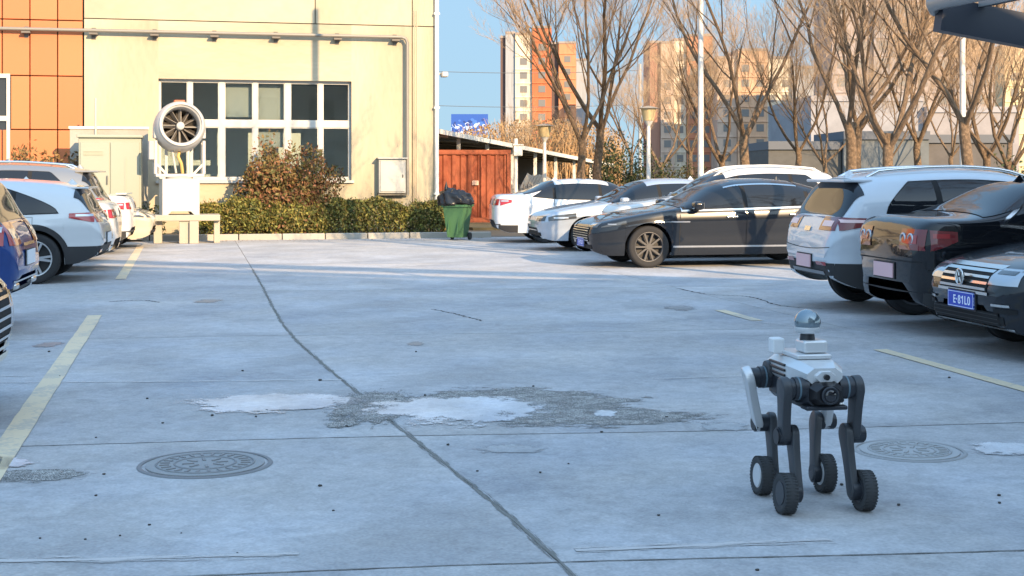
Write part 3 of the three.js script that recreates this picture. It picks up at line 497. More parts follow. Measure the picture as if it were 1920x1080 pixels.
// ---------------------------------------------------------------- container, shed, bin
console.log('container');
{
  const d = 43, x0 = -3.0, x1 = (958 - 960) / FOCAL * d, w = x1 - x0, h = EYE - (284 - HORIZON) / FOCAL * d, t = thing('shipping_container', 'rusty orange red corrugated shipping container beside the cream building', 'container', [(x0 + x1) / 2, 0.03, -d], rad(4));
  const rust = texFrom(256, ((a, b) => (i) => { const w2 = clamp((a[i] - 0.52) * 4); return [0.97 - w2 * 0.14, 0.95 - w2 * 0.22 + (b[i] - 0.5) * 0.05, 0.95 - w2 * 0.24]; })(fbm(256, 4, 6, 71), tileNoise(256, 64, 2)));
  const red = std(0.35, 0.105, 0.052, 0.8, { map: rep(rust, 1) }), rows = [[], []]; let x = -w / 2 + 0.07, up = 0; const per = [0.09, 0.045, 0.09, 0.045]; let k = 0;
  while (x < w / 2 - 0.07) { const z = k % 4 < 2 && k % 4 >= 0 && (k % 4 === 0 || k % 4 === 1) ? 0 : -0.045; rows[0].push(V(x, 0.14, z - 0.03)); rows[1].push(V(x, h - 0.12, z - 0.03)); x += per[k % 4]; k++; }
  part('corrugated_panel', toCreasedNormals(gridGeo(rows), 0.3), red, t);
  part('frame', mg([bx(w, 0.14, 0.14, 0, h - 0.05, -0.05), bx(w, 0.15, 0.14, 0, 0.07, -0.05), bx(0.12, h - 0.17, 0.14, -w / 2 + 0.06, h / 2 + 0.01, -0.05), bx(0.12, h - 0.17, 0.14, w / 2 - 0.06, h / 2 + 0.01, -0.05)]), red, t);
  part('side_panel', mg([bx(0.06, h - 0.2, 5.7, w / 2 - 0.08, h / 2, -3.0), bx(0.06, h - 0.2, 5.7, -w / 2 + 0.08, h / 2, -3.0), bx(w - 0.1, 0.05, 5.8, 0, h - 0.04, -3.0)]), red, t);
  for (const q of [0.18, 0.56]) part('lock_bar', cylBetween(V(q, 0.15, 0.03), V(q, h - 0.13, 0.03), 0.018), red, t);
  part('label_plate', bx(0.2, 0.14, 0.012, 0.38, h * 0.55, 0.012), std(0.72, 0.5, 0.4, 0.6), t);
}
{ // long lean-to shed with sloping white fascia
  const a = at(790, 238, 45.5), b = at(1150, 309, 72), t = thing('open_shed', 'long open shed with white roof edge and posts behind the container', 'shed', [a.x, 0, a.z], 0), o = V(a.x, 0, a.z);
  const A = a.clone().sub(o), B = b.clone().sub(o), back = V(-3.5, 0.35, -7);
  const slab = (p, q, th, off) => { const rows = [[p.clone(), p.clone().add(back)], [q.clone(), q.clone().add(back)]]; return mg([gridGeo(rows.map((r) => r.map((v) => v.clone().add(V(0, off, 0))))), gridGeo(rows.map((r) => r.map((v) => v.clone().add(V(0, off - th, 0)))))]); };
  part('roof_sheet', slab(A, B, 0.08, 0.0), std(0.24, 0.22, 0.2, 0.7), t);
  const dir = B.clone().sub(A), len = dir.length(); const f = bx(len, 0.16, 0.08, len / 2, -0.04, 0.05); f.applyQuaternion(new THREE.Quaternion().setFromUnitVectors(V(1, 0, 0), dir.clone().normalize())); f.translate(A.x, A.y, A.z); part('fascia', f, std(0.72, 0.70, 0.64, 0.6), t);
  for (let i = 0; i <= 8; i++) { const p = A.clone().lerp(B, 0.04 + i * 0.118).add(V(-0.25, 0, -0.3)); part('post', bx(0.14, p.y - 0.1, 0.14, p.x, (p.y - 0.1) / 2, p.z), poleWhite, t); }
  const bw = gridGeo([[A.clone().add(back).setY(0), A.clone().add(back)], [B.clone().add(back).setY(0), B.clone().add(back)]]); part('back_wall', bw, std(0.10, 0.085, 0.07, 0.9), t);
  for (let i = 0; i < 7; i++) { const p = A.clone().lerp(B, 0.1 + i * 0.12).add(V(-0.1, -0.13, -0.1)), q = p.clone().add(V(-3.2, 0.3, -6.4)); part('rafter', cylBetween(p, q, 0.05, 0.05, 4), std(0.4, 0.36, 0.32, 0.7), t); }
}
for (const [px, d, w, h, c, lb] of [[1010, 47, 1.0, 1.2, [0.5, 0.42, 0.34], 'pile of pale sacks under the open shed roof'], [975, 46, 0.9, 1.5, [0.55, 0.5, 0.42], 'leaning pale board stack at the mouth of the open shed']]) {
  const p = at(px, 0, d), t = thing(lb.includes('sacks') ? 'sack_pile' : 'board_stack', lb, lb.includes('sacks') ? 'sacks' : 'boards', [p.x, 0, p.z], 0.3); const m = std(...c, 0.9);
  if (lb.includes('sacks')) for (let i = 0; i < 9; i++) part('sack', rb(0.5, 0.26, 0.4, 0.11, (i % 3 - 1) * 0.46 + rr(-0.05, 0.05), 0.13 + Math.floor(i / 3) * 0.25, rr(-0.1, 0.1)), m, t);
  else for (let i = 0; i < 5; i++) { const g = bx(0.5 + rr(-0.1, 0.1), h, 0.04, 0, h / 2, 0); g.rotateZ(-0.5).translate(i * 0.1 - 0.2, 0.1, i * 0.05); part('board', g, m, t); }
}
{ // green wheelie bin and the black bag on it
  const g0 = gp(858, 450), t = thing('wheelie_bin', 'green plastic wheelie bin at the corner of the building', 'bin', [g0.x, 0, g0.z], rad(-20)); const gm = std(0.06, 0.155, 0.065, 0.55); t.scale.setScalar(0.88);
  const ring = (y, w, d) => [V(-w, y, -d), V(w, y, -d), V(w, y, d), V(-w, y, d), V(-w, y, -d)];
  part('tub', toCreasedNormals(mg([gridGeo([ring(0.08, 0.2, 0.22), ring(0.5, 0.245, 0.28), ring(0.9, 0.285, 0.33)], true), gridGeo([ring(0.08, 0.2, 0.22), ring(0.08, 0.001, 0.001)])]), 0.4), gm, t);
  part('rim', mg([bx(0.63, 0.06, 0.05, 0, 0.91, 0.34), bx(0.63, 0.06, 0.05, 0, 0.91, -0.34), bx(0.05, 0.06, 0.64, 0.3, 0.911, 0), bx(0.05, 0.06, 0.64, -0.3, 0.911, 0)]), gm, t);
  part('inner_floor', bx(0.5, 0.02, 0.58, 0, 0.8, 0), std(0.02, 0.05, 0.02, 0.9), t);
  for (const s of [-1, 1]) part('wheel', new THREE.CylinderGeometry(0.1, 0.1, 0.05, 18).rotateZ(Math.PI / 2).translate(s * 0.25, 0.1, -0.24), std(0.03, 0.03, 0.03, 0.7), t);
  for (const s of [-1, 1]) part('rib', bx(0.02, 0.7, 0.02, s * 0.13, 0.52, 0.285, 0, -0.12), gm, t);
  const b = thing('rubbish_bag', 'stuffed black rubbish bag on top of the green bin', 'bag', [g0.x - 0.05, 0.775, g0.z], 0.3), sg = new THREE.SphereGeometry(1, 40, 26), p = sg.attributes.position;
  for (let i = 0; i < p.count; i++) { const v = V(p.getX(i), p.getY(i), p.getZ(i)), f = 1 + 0.10 * Math.sin(v.x * 7 + v.y * 5) * Math.sin(v.z * 8 + 1) + 0.05 * Math.sin(v.x * 17 + v.z * 13) + 0.03 * Math.sin(v.y * 29 + v.x * 11); p.setXYZ(i, v.x * 0.42 * f, (v.y < 0 ? v.y * 0.12 : v.y * 0.30 * (1 + 0.35 * (v.x < 0 ? -v.x : -0.4 * v.x))) * f + 0.1, v.z * 0.34 * f); }
  sg.computeVertexNormals(); part('bag', sg, std(0.012, 0.012, 0.014, 0.28), b); part('knot', new THREE.ConeGeometry(0.06, 0.2, 8).translate(-0.22, 0.5, 0), std(0.012, 0.012, 0.014, 0.35), b);
}
{ // picket fence behind the sedans
  const a = at(960, 0, 44), b = at(1560, 0, 48), t = thing('picket_fence', 'low dark metal picket fence behind the white and silver cars', 'fence', [a.x, 0, a.z], 0), d = b.clone().sub(a), L = d.length(), turn = -Math.atan2(d.z, d.x), n = 90, l = [];
  for (let i = 0; i <= n; i++) l.push(bx(0.03, 1.15, 0.03, i / n * L, 0.62, 0)); const pm = std(0.22, 0.19, 0.16, 0.7);
  tag(part('pickets', mg(l).rotateY(turn), pm, t), null, null, null, 'stuff'); part('rail', mg([bx(L, 0.04, 0.02, L / 2, 0.3, 0.03), bx(L, 0.04, 0.02, L / 2, 1.05, 0.03)]).rotateY(turn), pm, t);
}
const ever = [[0.05, 0.075, 0.025], [0.08, 0.10, 0.03], [0.035, 0.05, 0.02], [0.12, 0.12, 0.04]], dry = [[0.30, 0.19, 0.09], [0.26, 0.15, 0.07], [0.34, 0.24, 0.12], [0.2, 0.13, 0.06]];
shrub('evergreen_shrub', 'dense dark green shrub behind the picket fence', at(1168, 0, 50).setY(0), 1.35, 2.7, 1.2, 7000, 0.06, ever, 0.7, 30);
shrub('evergreen_shrub', 'yellow green ragged shrub behind the lantern post', at(1262, 0, 54).setY(0), 1.5, 2.0, 1.2, 5000, 0.06, [[0.15, 0.12, 0.04], [0.10, 0.11, 0.035], [0.2, 0.15, 0.06]], 2.7, 60);
shrub('dry_shrub', 'rust brown dead shrub at the foot of the picket fence', at(1150, 0, 46.5).setY(0), 0.8, 1.25, 0.5, 2600, 0.05, [[0.30, 0.15, 0.07], [0.22, 0.12, 0.06]], 1.9, 60);
shrub('evergreen_shrub', 'dark evergreen shrub at the right end of the tree row', at(1925, 0, 36).setY(0), 0.8, 2.0, 0.8, 2600, 0.06, ever, 4.2, 30);
{ // feathery brown willow-like mass far off
  const p = at(1000, 0, 110), t = thing('dry_thicket', 'tall feathery tan thicket before the apartment towers', 'thicket', [p.x, 0, p.z], 0), l = [];
  for (let i = 0; i < 1500; i++) { const x = rr(-8, 7), h = rr(2.5, 6.2) * (1 - 0.25 * Math.pow((x - 0.5) / 8, 2)), z = rr(-3, 3); l.push(tubeGeo([V(x, 0, z), V(x + rr(-0.4, 0.4), h * 0.6, z), V(x + rr(-1.2, 1.2), h, z)], [0.04, 0.03, 0.008], 3)); }
  part('canes', mg(l), std(0.42, 0.26, 0.13, 0.95), t);
  part('dead_leaves', leafCloud(9000, 0.13, () => { const x = rr(-8, 7); return V(x, rr(1, 5.8) * (1 - 0.25 * Math.pow((x - 0.5) / 8, 2)), rr(-3, 3)); }, dry), leafMat, t);
}
// ---------------------------------------------------------------- far buildings
console.log('towers');
function tower(name, label, px0, px1, pyTop, d, bands, opts = {}) {
  const x0 = (px0 - 960) / FOCAL * d, x1 = (px1 - 960) / FOCAL * d, w = x1 - x0, h = EYE - (pyTop - HORIZON) / FOCAL * d, t = thing(name, label, 'building', [(x0 + x1) / 2, 0, -d], opts.turn ?? 0);
  let x = -w / 2; const fl = opts.floor ?? 3, deep = opts.deep ?? 14, glass = std(0.17, 0.165, 0.16, 0.4);
  bands.forEach(([f, col, z, dh, win], k) => {
    const bw = w * f, bh = h + dh, g = bx(bw - 0.06, bh, deep, x + bw / 2, bh / 2, z - deep / 2); part('wall', g, std(...col, 0.85, { map: rep(plasterTex, 2) }), t);
    if (win) { const nx = Math.max(1, Math.round(bw / (opts.bay ?? 3.2))), ny = Math.floor((bh - 2) / fl), ww = Math.min(1.5, bw / nx * 0.5), wg = bx(ww, 1.45, 0.12, 0, 0, 0);
      for (let i = 0; i < nx; i++) for (let j = 1; j < ny; j++) { const m = part('window', wg, glass, t); m.position.set(x + bw * (i + 0.5) / nx, j * fl + 1.7, z + 0.0); }
      const lg = bx(bw - 0.1, 0.18, 0.3), lm = std(col[0], col[1], col[2], 0.9); for (let j = 0; j < ny; j++) part('floor_ledge', lg, lm, t).position.set(x + bw / 2, (j + 1) * fl, z + 0.05); }
    part('parapet', bx(bw, 0.5, deep + 0.3, x + bw / 2, bh + 0.251, z - deep / 2), opts.parapet ? std(...opts.parapet, 0.9) : std(0.32, 0.27, 0.24, 0.9), t);
    x += bw;
  });
  return t;
}
const cr = [0.74, 0.66, 0.54], rd = [0.55, 0.17, 0.075], gy = [0.40, 0.42, 0.46], dk = [0.16, 0.10, 0.09], pk = [0.62, 0.47, 0.38];
tower('apartment_tower', 'apartment tower of cream and brick red bands beyond the shed', 938, 1034, 66, 300, [[0.10, dk, -1, -0.5, 0], [0.19, gy, 0, 0.3, 0], [0.33, cr, 0.6, 0, 1], [0.38, rd, 1.4, 1.4, 1]]);
tower('apartment_tower', 'apartment tower with an orange top just right of the brick red one', 1034, 1100, 82, 330, [[0.2, dk, -1, 0, 0], [0.5, [0.66, 0.28, 0.15], 0.5, 0, 1], [0.3, gy, 0, -4, 0]]);
tower('apartment_tower', 'salmon and brown apartment tower left of the tall white lamp post', 1218, 1335, 76, 290, [[0.17, [0.42, 0.22, 0.16], 0, -0.5, 0], [0.22, pk, 1, -0.7, 1], [0.2, cr, 0, 0, 1], [0.41, [0.62, 0.26, 0.15], 1, 0.8, 1]]);
tower('apartment_tower', 'pinkish grey apartment block seen through the tree row', 1345, 1530, 110, 280, [[0.2, pk, 0, 0, 1], [0.3, [0.66, 0.42, 0.28], 1, 1.5, 1], [0.25, cr, 0, 0, 1], [0.25, gy, 1, -2, 0]]);
tower('apartment_tower', 'long pale apartment slab filling the right background', 1560, 1862, -25, 230, [[0.25, [0.40, 0.34, 0.33], 0, 0, 1], [0.25, [0.37, 0.33, 0.33], 1, 0, 1], [0.25, [0.42, 0.35, 0.33], 0, 0, 1], [0.25, [0.38, 0.33, 0.32], 1, 0, 1]]);
tower('apartment_tower', 'sunlit cream apartment tower at the far right', 1884, 2040, 88, 260, [[0.5, [0.78, 0.66, 0.42], 0, 0, 1], [0.5, cr, 1, 1, 1]]);
tower('warehouse', 'plain pale grey warehouse wall behind the trees', 1520, 1905, 190, 120, [[0.55, [0.36, 0.36, 0.40], 0, 0, 0], [0.45, [0.35, 0.33, 0.35], 0.8, -1, 0]], { deep: 20, parapet: [0.33, 0.32, 0.34] });
tower('site_office', 'low dark flat roofed office with blue strip behind the white suv', 1440, 1900, 268, 84, [[0.3, [0.12, 0.12, 0.12], 0, -0.4, 0], [0.35, [0.16, 0.18, 0.2], 0.4, 0.2, 0], [0.35, [0.14, 0.13, 0.13], 0, 0, 0]], { deep: 8, parapet: [0.13, 0.14, 0.16] });
{ // blue hoarding with white pattern
  const d = 130, p0 = at(846, 214, d), p1 = at(915, 252, d), w = p1.x - p0.x, h = p0.y - p1.y, t = thing('hoarding', 'blue patterned hoarding on posts above the shed roof', 'hoarding', [(p0.x + p1.x) / 2, 0, -d], 0);
  const cv = document.createElement('canvas'); cv.width = 256; cv.height = 144; const c = cv.getContext('2d'); c.fillStyle = '#2453a8'; c.fillRect(0, 0, 256, 144); let q = 5; const r = () => (q = (q * 16807) % 2147483647) / 2147483647;
  for (let i = 0; i < 46; i++) { c.fillStyle = ['#9fb6dc', '#183a80', '#c7d3e8', '#3d6dc0'][i % 4]; c.beginPath(); c.ellipse(r() * 256, 40 + r() * 104, 6 + r() * 14, 4 + r() * 9, r() * 3, 0, 7); c.fill(); }
  c.fillStyle = '#2453a8'; c.fillRect(0, 0, 256, 26);
  const tx = new THREE.CanvasTexture(cv); tx.colorSpace = THREE.SRGBColorSpace;
  part('board', bx(w, h, 0.2, 0, p1.y + h / 2, 0), std(1, 1, 1, 0.7, { map: tx }), t); for (const s of [-0.4, 0, 0.4]) part('post', bx(0.2, p1.y, 0.2, s * w, p1.y / 2, -0.25), poleGrey, t);
}
{ // overhead wires left of the towers
  const t = thing('overhead_wires', 'two thin overhead wires crossing the sky beside the building corner', 'wires', [0, 0, 0]);
  for (const y of [132, 196]) part('wire', tubeGeo(Array.from({ length: 9 }, (_, i) => at(760 + i * 55, y + Math.sin(i / 8 * 3.14) * 5, 95)), Array(9).fill(0.018), 4), std(0.12, 0.12, 0.12, 0.6), t);
  for (const px of [760, 1200]) part('pole', cylBetween(at(px, 0, 95).setY(0), at(px, 120, 95), 0.13, 0.1, 8), poleGrey, t);
}

// ---------------------------------------------------------------- cars
console.log('cars');
const paint = (r, g, b, rough = 0.35, metal = 0) => new THREE.MeshPhysicalMaterial({ color: C(r, g, b), roughness: rough, metalness: metal, clearcoat: 1, clearcoatRoughness: 0.04, specularIntensity: r + g + b < 0.3 ? 0.2 : 1, side: THREE.DoubleSide });
const tint = new THREE.MeshPhysicalMaterial({ color: C(0.012, 0.014, 0.018), roughness: 0.04, ior: 1.52, side: THREE.DoubleSide });
const rubber = std(0.022, 0.022, 0.024, 0.85), plastic = std(0.03, 0.03, 0.032, 0.6), chrome = std(0.75, 0.74, 0.72, 0.18, { metalness: 1 }), alloy = std(0.62, 0.62, 0.62, 0.3, { metalness: 0.8 }), darkAlloy = std(0.09, 0.09, 0.095, 0.4, { metalness: 0.6 });
const lampRed = new THREE.MeshPhysicalMaterial({ color: C(0.36, 0.012, 0.018), roughness: 0.15, clearcoat: 1, side: THREE.DoubleSide }), lampDark = new THREE.MeshPhysicalMaterial({ color: C(0.17, 0.011, 0.016), roughness: 0.12, clearcoat: 1, side: THREE.DoubleSide });
const lampClear = new THREE.MeshPhysicalMaterial({ color: C(0.5, 0.52, 0.55), roughness: 0.1, metalness: 0.5, clearcoat: 1, side: THREE.DoubleSide }), lampSmoke = new THREE.MeshPhysicalMaterial({ color: C(0.06, 0.065, 0.07), roughness: 0.1, clearcoat: 1, side: THREE.DoubleSide });
const seamMat = std(0.015, 0.015, 0.016, 0.9);
const tyreG = {}, rimG = {};
function wheelGroup(R, spokes, mat, parent, x, z) {
  const k = R.toFixed(2), kr = k + spokes, w = 0.215, r = R * 0.70;
  tyreG[k] ??= new THREE.LatheGeometry([[r, -w * 0.42], [R * 0.86, -w * 0.5], [R * 0.96, -w * 0.45], [R, -w * 0.3], [R, -0.03], [R - 0.008, -0.026], [R - 0.008, 0.026], [R, 0.03], [R, w * 0.3], [R * 0.96, w * 0.45], [R * 0.86, w * 0.5], [r, w * 0.42]].map((q) => new THREE.Vector2(...q)), 44).rotateX(Math.PI / 2);
  if (!rimG[kr]) {
    const l = [new THREE.LatheGeometry([[r * 0.88, w * 0.1], [r * 0.92, w * 0.38], [r, w * 0.44], [r * 1.02, w * 0.36], [r * 1.02, -w * 0.4]].map((q) => new THREE.Vector2(...q)), 40).rotateX(Math.PI / 2), new THREE.CylinderGeometry(r * 0.2, r * 0.24, 0.05, 20).rotateX(Math.PI / 2).translate(0, 0, w * 0.3)];
    for (let i = 0; i < spokes; i++) for (const s of spokes <= 5 ? [-0.14, 0.14] : [0]) l.push(bx(r * 0.78, r * (spokes <= 5 ? 0.13 : 0.12), 0.03, r * 0.54, 0, w * 0.32).rotateZ(i / spokes * 6.283 + s));
    rimG[kr] = [mg(l), mg([new THREE.CircleGeometry(r, 32).translate(0, 0, 0.0)])];
  }
  const g = new THREE.Group(); g.name = 'wheel'; g.position.set(x, R, z); if (z < 0) g.rotation.y = Math.PI; parent.add(g);
  part('tyre', tyreG[k], rubber, g); part('rim', rimG[kr][0], mat, g); part('brake_disc', rimG[kr][1], plastic, g);
}
const P = {
  sedan: { L: 4.75, W: 0.91, R: 0.325, wheels: [0.92, 3.66], n: 3.2, tum: 0.36,
    top: [[0, 0.60], [0.05, 0.70], [0.22, 0.79], [0.8, 0.91], [1.3, 0.985], [1.5, 1.05], [2.1, 1.37], [2.5, 1.45], [2.9, 1.46], [3.4, 1.42], [4.05, 1.16], [4.25, 1.12], [4.6, 1.10], [4.7, 1.04], [4.75, 0.88]],
    bot: [[0, 0.45], [0.06, 0.28], [0.3, 0.21], [4.4, 0.23], [4.68, 0.32], [4.75, 0.5]], plan: [[0, 0.55], [0.05, 0.67], [0.18, 0.78], [0.5, 0.875], [1, 0.905], [3.7, 0.91], [4.3, 0.87], [4.6, 0.79], [4.71, 0.70], [4.75, 0.60]],
    belt: [[0, 0.55], [0.05, 0.63], [0.22, 0.71], [0.8, 0.84], [1.3, 0.90], [2, 0.93], [3.4, 0.97], [4.2, 1.03], [4.6, 1.02], [4.7, 0.95], [4.75, 0.80]], dlo: [1.42, 3.95], ws: [1.36, 2.2], bw: [3.42, 4.12], hiS: 0.80, doors: [1.35, 2.42, 3.45], handles: [2.2, 3.25], deck: 1.0 },
  fastback: { L: 4.98, W: 0.93, R: 0.345, wheels: [0.93, 3.85], n: 3.2, tum: 0.38,
    top: [[0, 0.60], [0.05, 0.70], [0.25, 0.79], [0.9, 0.92], [1.4, 1.0], [1.6, 1.06], [2.2, 1.36], [2.6, 1.45], [3.0, 1.465], [3.5, 1.43], [4.1, 1.28], [4.6, 1.12], [4.85, 1.07], [4.94, 1.0], [4.98, 0.88]],
    bot: [[0, 0.45], [0.06, 0.27], [0.3, 0.20], [4.6, 0.22], [4.9, 0.32], [4.98, 0.5]], plan: [[0, 0.55], [0.05, 0.68], [0.2, 0.80], [0.5, 0.89], [1, 0.925], [3.9, 0.93], [4.5, 0.88], [4.8, 0.80], [4.94, 0.70], [4.98, 0.60]],
    belt: [[0, 0.55], [0.05, 0.63], [0.25, 0.71], [0.9, 0.85], [1.4, 0.92], [2.2, 0.94], [3.6, 0.98], [4.5, 1.02], [4.85, 1.0], [4.94, 0.92], [4.98, 0.80]], dlo: [1.5, 4.35], ws: [1.45, 2.3], bw: [3.6, 4.6], hiS: 0.80, doors: [1.45, 2.6, 3.7], handles: [2.35, 3.45] },
  suv: { L: 4.55, W: 0.93, R: 0.355, wheels: [0.88, 3.60], n: 3.4, tum: 0.26,
    top: [[0, 0.72], [0.05, 0.86], [0.2, 0.96], [0.8, 1.05], [1.2, 1.10], [1.4, 1.17], [2.0, 1.52], [2.4, 1.63], [2.9, 1.66], [3.7, 1.62], [4.1, 1.55], [4.2, 1.50], [4.38, 1.16], [4.46, 1.05], [4.52, 0.92], [4.55, 0.78]],
    bot: [[0, 0.52], [0.08, 0.30], [0.35, 0.25], [4.1, 0.27], [4.45, 0.38], [4.55, 0.56]], plan: [[0, 0.58], [0.05, 0.70], [0.18, 0.81], [0.5, 0.90], [1, 0.925], [3.6, 0.93], [4.1, 0.89], [4.4, 0.81], [4.51, 0.72], [4.55, 0.62]],
    belt: [[0, 0.66], [0.05, 0.78], [0.2, 0.88], [0.8, 0.97], [1.2, 1.0], [2.2, 1.02], [3.5, 1.06], [4.2, 1.08], [4.38, 1.04], [4.46, 0.96], [4.52, 0.84], [4.55, 0.70]], dlo: [1.32, 3.95], ws: [1.26, 2.1], bw: [4.14, 4.41], hiS: 0.80, doors: [1.25, 2.3, 3.3], handles: [2.08, 3.1] },
};
const scaleCurve = (c, sx, sy) => spl(c.map(([x, y]) => [x * sx, y * sy]));
function car(o) {
  const b = P[o.base], L = o.L ?? b.L, kx = L / b.L, H = o.H ? o.H / Math.max(...b.top.map((p) => p[1])) : 1, R = o.R ?? b.R, Wk = o.Wk ?? 1;
  const yt = scaleCurve(o.top ?? b.top, kx, H), yb0 = scaleCurve(b.bot, kx, 1), bl = scaleCurve(o.belt ?? b.belt, kx, H), pw = scaleCurve(b.plan, kx, Wk), n = b.n, tum = b.tum, wh = b.wheels.map((x) => x * kx), Ra = R + 0.05;
  const yArch = (x, e = 0) => { let y = -1; for (const w of wh) { const q = (Ra + e) ** 2 - (x - w) ** 2; if (q > 0) y = Math.max(y, R + Math.sqrt(q)); } return y; };
  const yb = (x) => Math.max(yb0(x), yArch(x));
  const lowZ = (x, y) => { const y0 = yb0(x), t = clamp((y - y0) / Math.max(0.01, bl(x) - y0)), c = clamp((t - 0.80) / 0.2); return pw(x) - 0.085 * Math.pow(1 - t, 2.2) - 0.024 * c * c + 0.012 * Math.exp(-(((t - 0.78) / 0.05) ** 2)) - 0.012 * Math.exp(-(((t - 0.45) / 0.14) ** 2)); };
  const upZ = (x, y) => { const h = Math.max(0.005, yt(x) - bl(x)), s = clamp((y - bl(x)) / h); return Math.max(0, (pw(x) - 0.024 - tum * (y - bl(x))) * Math.pow(1 - Math.pow(s, n), 1 / n)); };
  const W = (x, y) => y <= bl(x) ? lowZ(x, y) : upZ(x, y);
  const secP = (x, ph) => { const h = yt(x) - bl(x), y = bl(x) + h * Math.pow(Math.sin(ph), 2 / n), z = (pw(x) - 0.024 - tum * (y - bl(x))) * Math.pow(Math.max(0, Math.cos(ph)), 2 / n); return V(x - L / 2, y, z); };
  let xs = []; for (let x = 0; x <= L + 1e-6; x += 0.06) xs.push(x); for (const e of [0.004, 0.012, 0.024, 0.04, 0.06, 0.09, 0.13]) xs.push(e, L - e); xs.push(L);
  for (const w of wh) for (let k = 0; k <= 24; k++) xs.push(w + (Ra + 0.0005) * Math.cos(k / 24 * Math.PI)); for (const w of wh) xs.push(w - Ra - 0.002, w + Ra + 0.002);
  xs = xs.filter((x) => x >= 0 && x <= L).sort((p, q) => p - q).filter((x, i, a) => !i || x - a[i - 1] > 0.0012);
  const m1 = 16, m2 = 20, rows = xs.map((x) => { const y0 = yb(x), r = [V(x - L / 2, y0, Math.max(0.05, W(x, y0) - 0.12))]; for (let i = 0; i <= m1; i++) { const y = y0 + (bl(x) - y0) * i / m1; r.push(V(x - L / 2, y, lowZ(x, y))); } for (let i = 1; i <= m2; i++) r.push(secP(x, i / m2 * Math.PI / 2)); return r; });
  const cap = (r) => r.map((p) => V(p.x, p.y, 0)); rows.unshift(cap(rows[0])); rows.push(cap(rows[rows.length - 1]));
  const mir = (rs) => rs.map((r) => r.map((p) => V(p.x, p.y, -p.z)));
  const t = thing(o.name, o.label, 'car', [0, 0, 0], 0);
  const body = part('body', toCreasedNormals(mg([gridGeo(rows, false), gridGeo(mir(rows), true)]), 0.6), o.paint, t);
  part('underbody', mg([bx(L - 1.5, 0.12, 1.3, 0, 0.29, 0), bx(L - 1.0, 0.4, 1.1, 0, 0.5, 0), ...wh.flatMap((w) => [-1, 1].map((s) => new THREE.CylinderGeometry(Ra + 0.02, Ra + 0.02, 0.34, 24, 1, true, -Math.PI / 2, Math.PI).rotateX(-Math.PI / 2).translate(w - L / 2, R, s * 0.66)))]), seamMat, t);
  const sideN = (x, y) => { const e = 0.01; return V(-(W(x + e, y) - W(x - e, y)) / (2 * e), -(W(x, y + e) - W(x, y - e)) / (2 * e), 1).normalize(); };
  function side(x0, x1, lo, hi, off, nx = 30, ny = 6) {
    const rs = []; for (let i = 0; i <= nx; i++) { const x = x0 + (x1 - x0) * i / nx, a = typeof lo === 'function' ? lo(x) : lo, c = Math.max(a, typeof hi === 'function' ? hi(x) : hi), r = []; for (let j = 0; j <= ny; j++) { const y = a + (c - a) * j / ny, nn = sideN(x, y); r.push(V(x - L / 2, y, W(x, y)).addScaledVector(nn, off)); } rs.push(r); }
    return [gridGeo(rs), gridGeo(mir(rs), true)];
  }
  function shell(x0, x1, p0, p1, off, nx = 16, ny = 24) {
    const rs = []; for (let i = 0; i <= nx; i++) { const x = x0 + (x1 - x0) * i / nx, q0 = typeof p0 === 'function' ? p0(x) : p0, r = []; for (let j = 0; j <= ny; j++) { const f = j / ny * 2 - 1, ph = q0 + (Math.PI / 2 - q0) * (1 - Math.abs(f)), e = 0.006, sg = f < 0 ? 1 : -1; const p = secP(x, ph), px = secP(x + e, ph).sub(secP(x - e, ph)), pp = secP(x, Math.min(ph + e, 1.5707)).sub(secP(x, Math.max(ph - e, 0.001))); const nn = px.cross(pp).normalize(); if (nn.y < 0) nn.negate(); p.addScaledVector(nn, off); p.z *= sg; r.push(p); } rs.push(r); }
    return gridGeo(rs);
  }
  const xEnd = (rear, y, z) => { let out = rear ? L + 0.001 : -0.001, inn = L / 2; for (let k = 0; k < 26; k++) { const m = (out + inn) / 2, ok = m >= 0 && m <= L && y >= yb0(m) && y <= yt(m) && Math.abs(z) <= W(m, y); if (ok) inn = m; else out = m; } return inn; };
  function end(rear, z0, z1, lo, hi, off, nz = 14, ny = 6) {
    const rs = []; for (let i = 0; i <= nz; i++) { const z = z0 + (z1 - z0) * i / nz, a = typeof lo === 'function' ? lo(z) : lo, c = typeof hi === 'function' ? hi(z) : hi, r = []; for (let j = 0; j <= ny; j++) { const y = a + (c - a) * j / ny; r.push(V(xEnd(rear, y, z) - L / 2 + (rear ? off : -off), y, z)); } rs.push(r); }
    return gridGeo(rs);
  }
  const api = { xEnd, t, body, L, H, kx, W, yt, bl, yb, yb0, yArch, side, shell, end, wh, R, P: (n2, g, m, p = t) => part(n2, g, m, p) };
  // glazing
  const [d0, d1] = b.dlo.map((x) => x * kx), ylo = (x) => bl(x) + 0.025, yhi = (x) => { const h = yt(x) - bl(x); let y = bl(x) + h * b.hiS - 0.01; const f = clamp((d1 - x) / (o.cut ?? 0.34)); y = ylo(x) + (y - ylo(x)) * Math.pow(f, 0.55); return Math.max(ylo(x), y); };
  const inset = (e) => [(x) => ylo(x) + e, (x) => Math.max(ylo(x) + e, yhi(x) - e)];
  if (o.chromeBelt) for (const g of side(d0 - 0.02, d1 + 0.05, (x) => ylo(x) - 0.03, (x) => yhi(x) + 0.028, 0.003, 60, 6)) part('chrome_trim', g, chrome, t);
  for (const g of side(d0, d1, ylo, yhi, 0.005, 60, 8)) part('window_surround', g, seamMat, t);
  const split = [d0 + 0.04, ...b.doors.slice(1).map((x) => x * kx), d1 - 0.03];
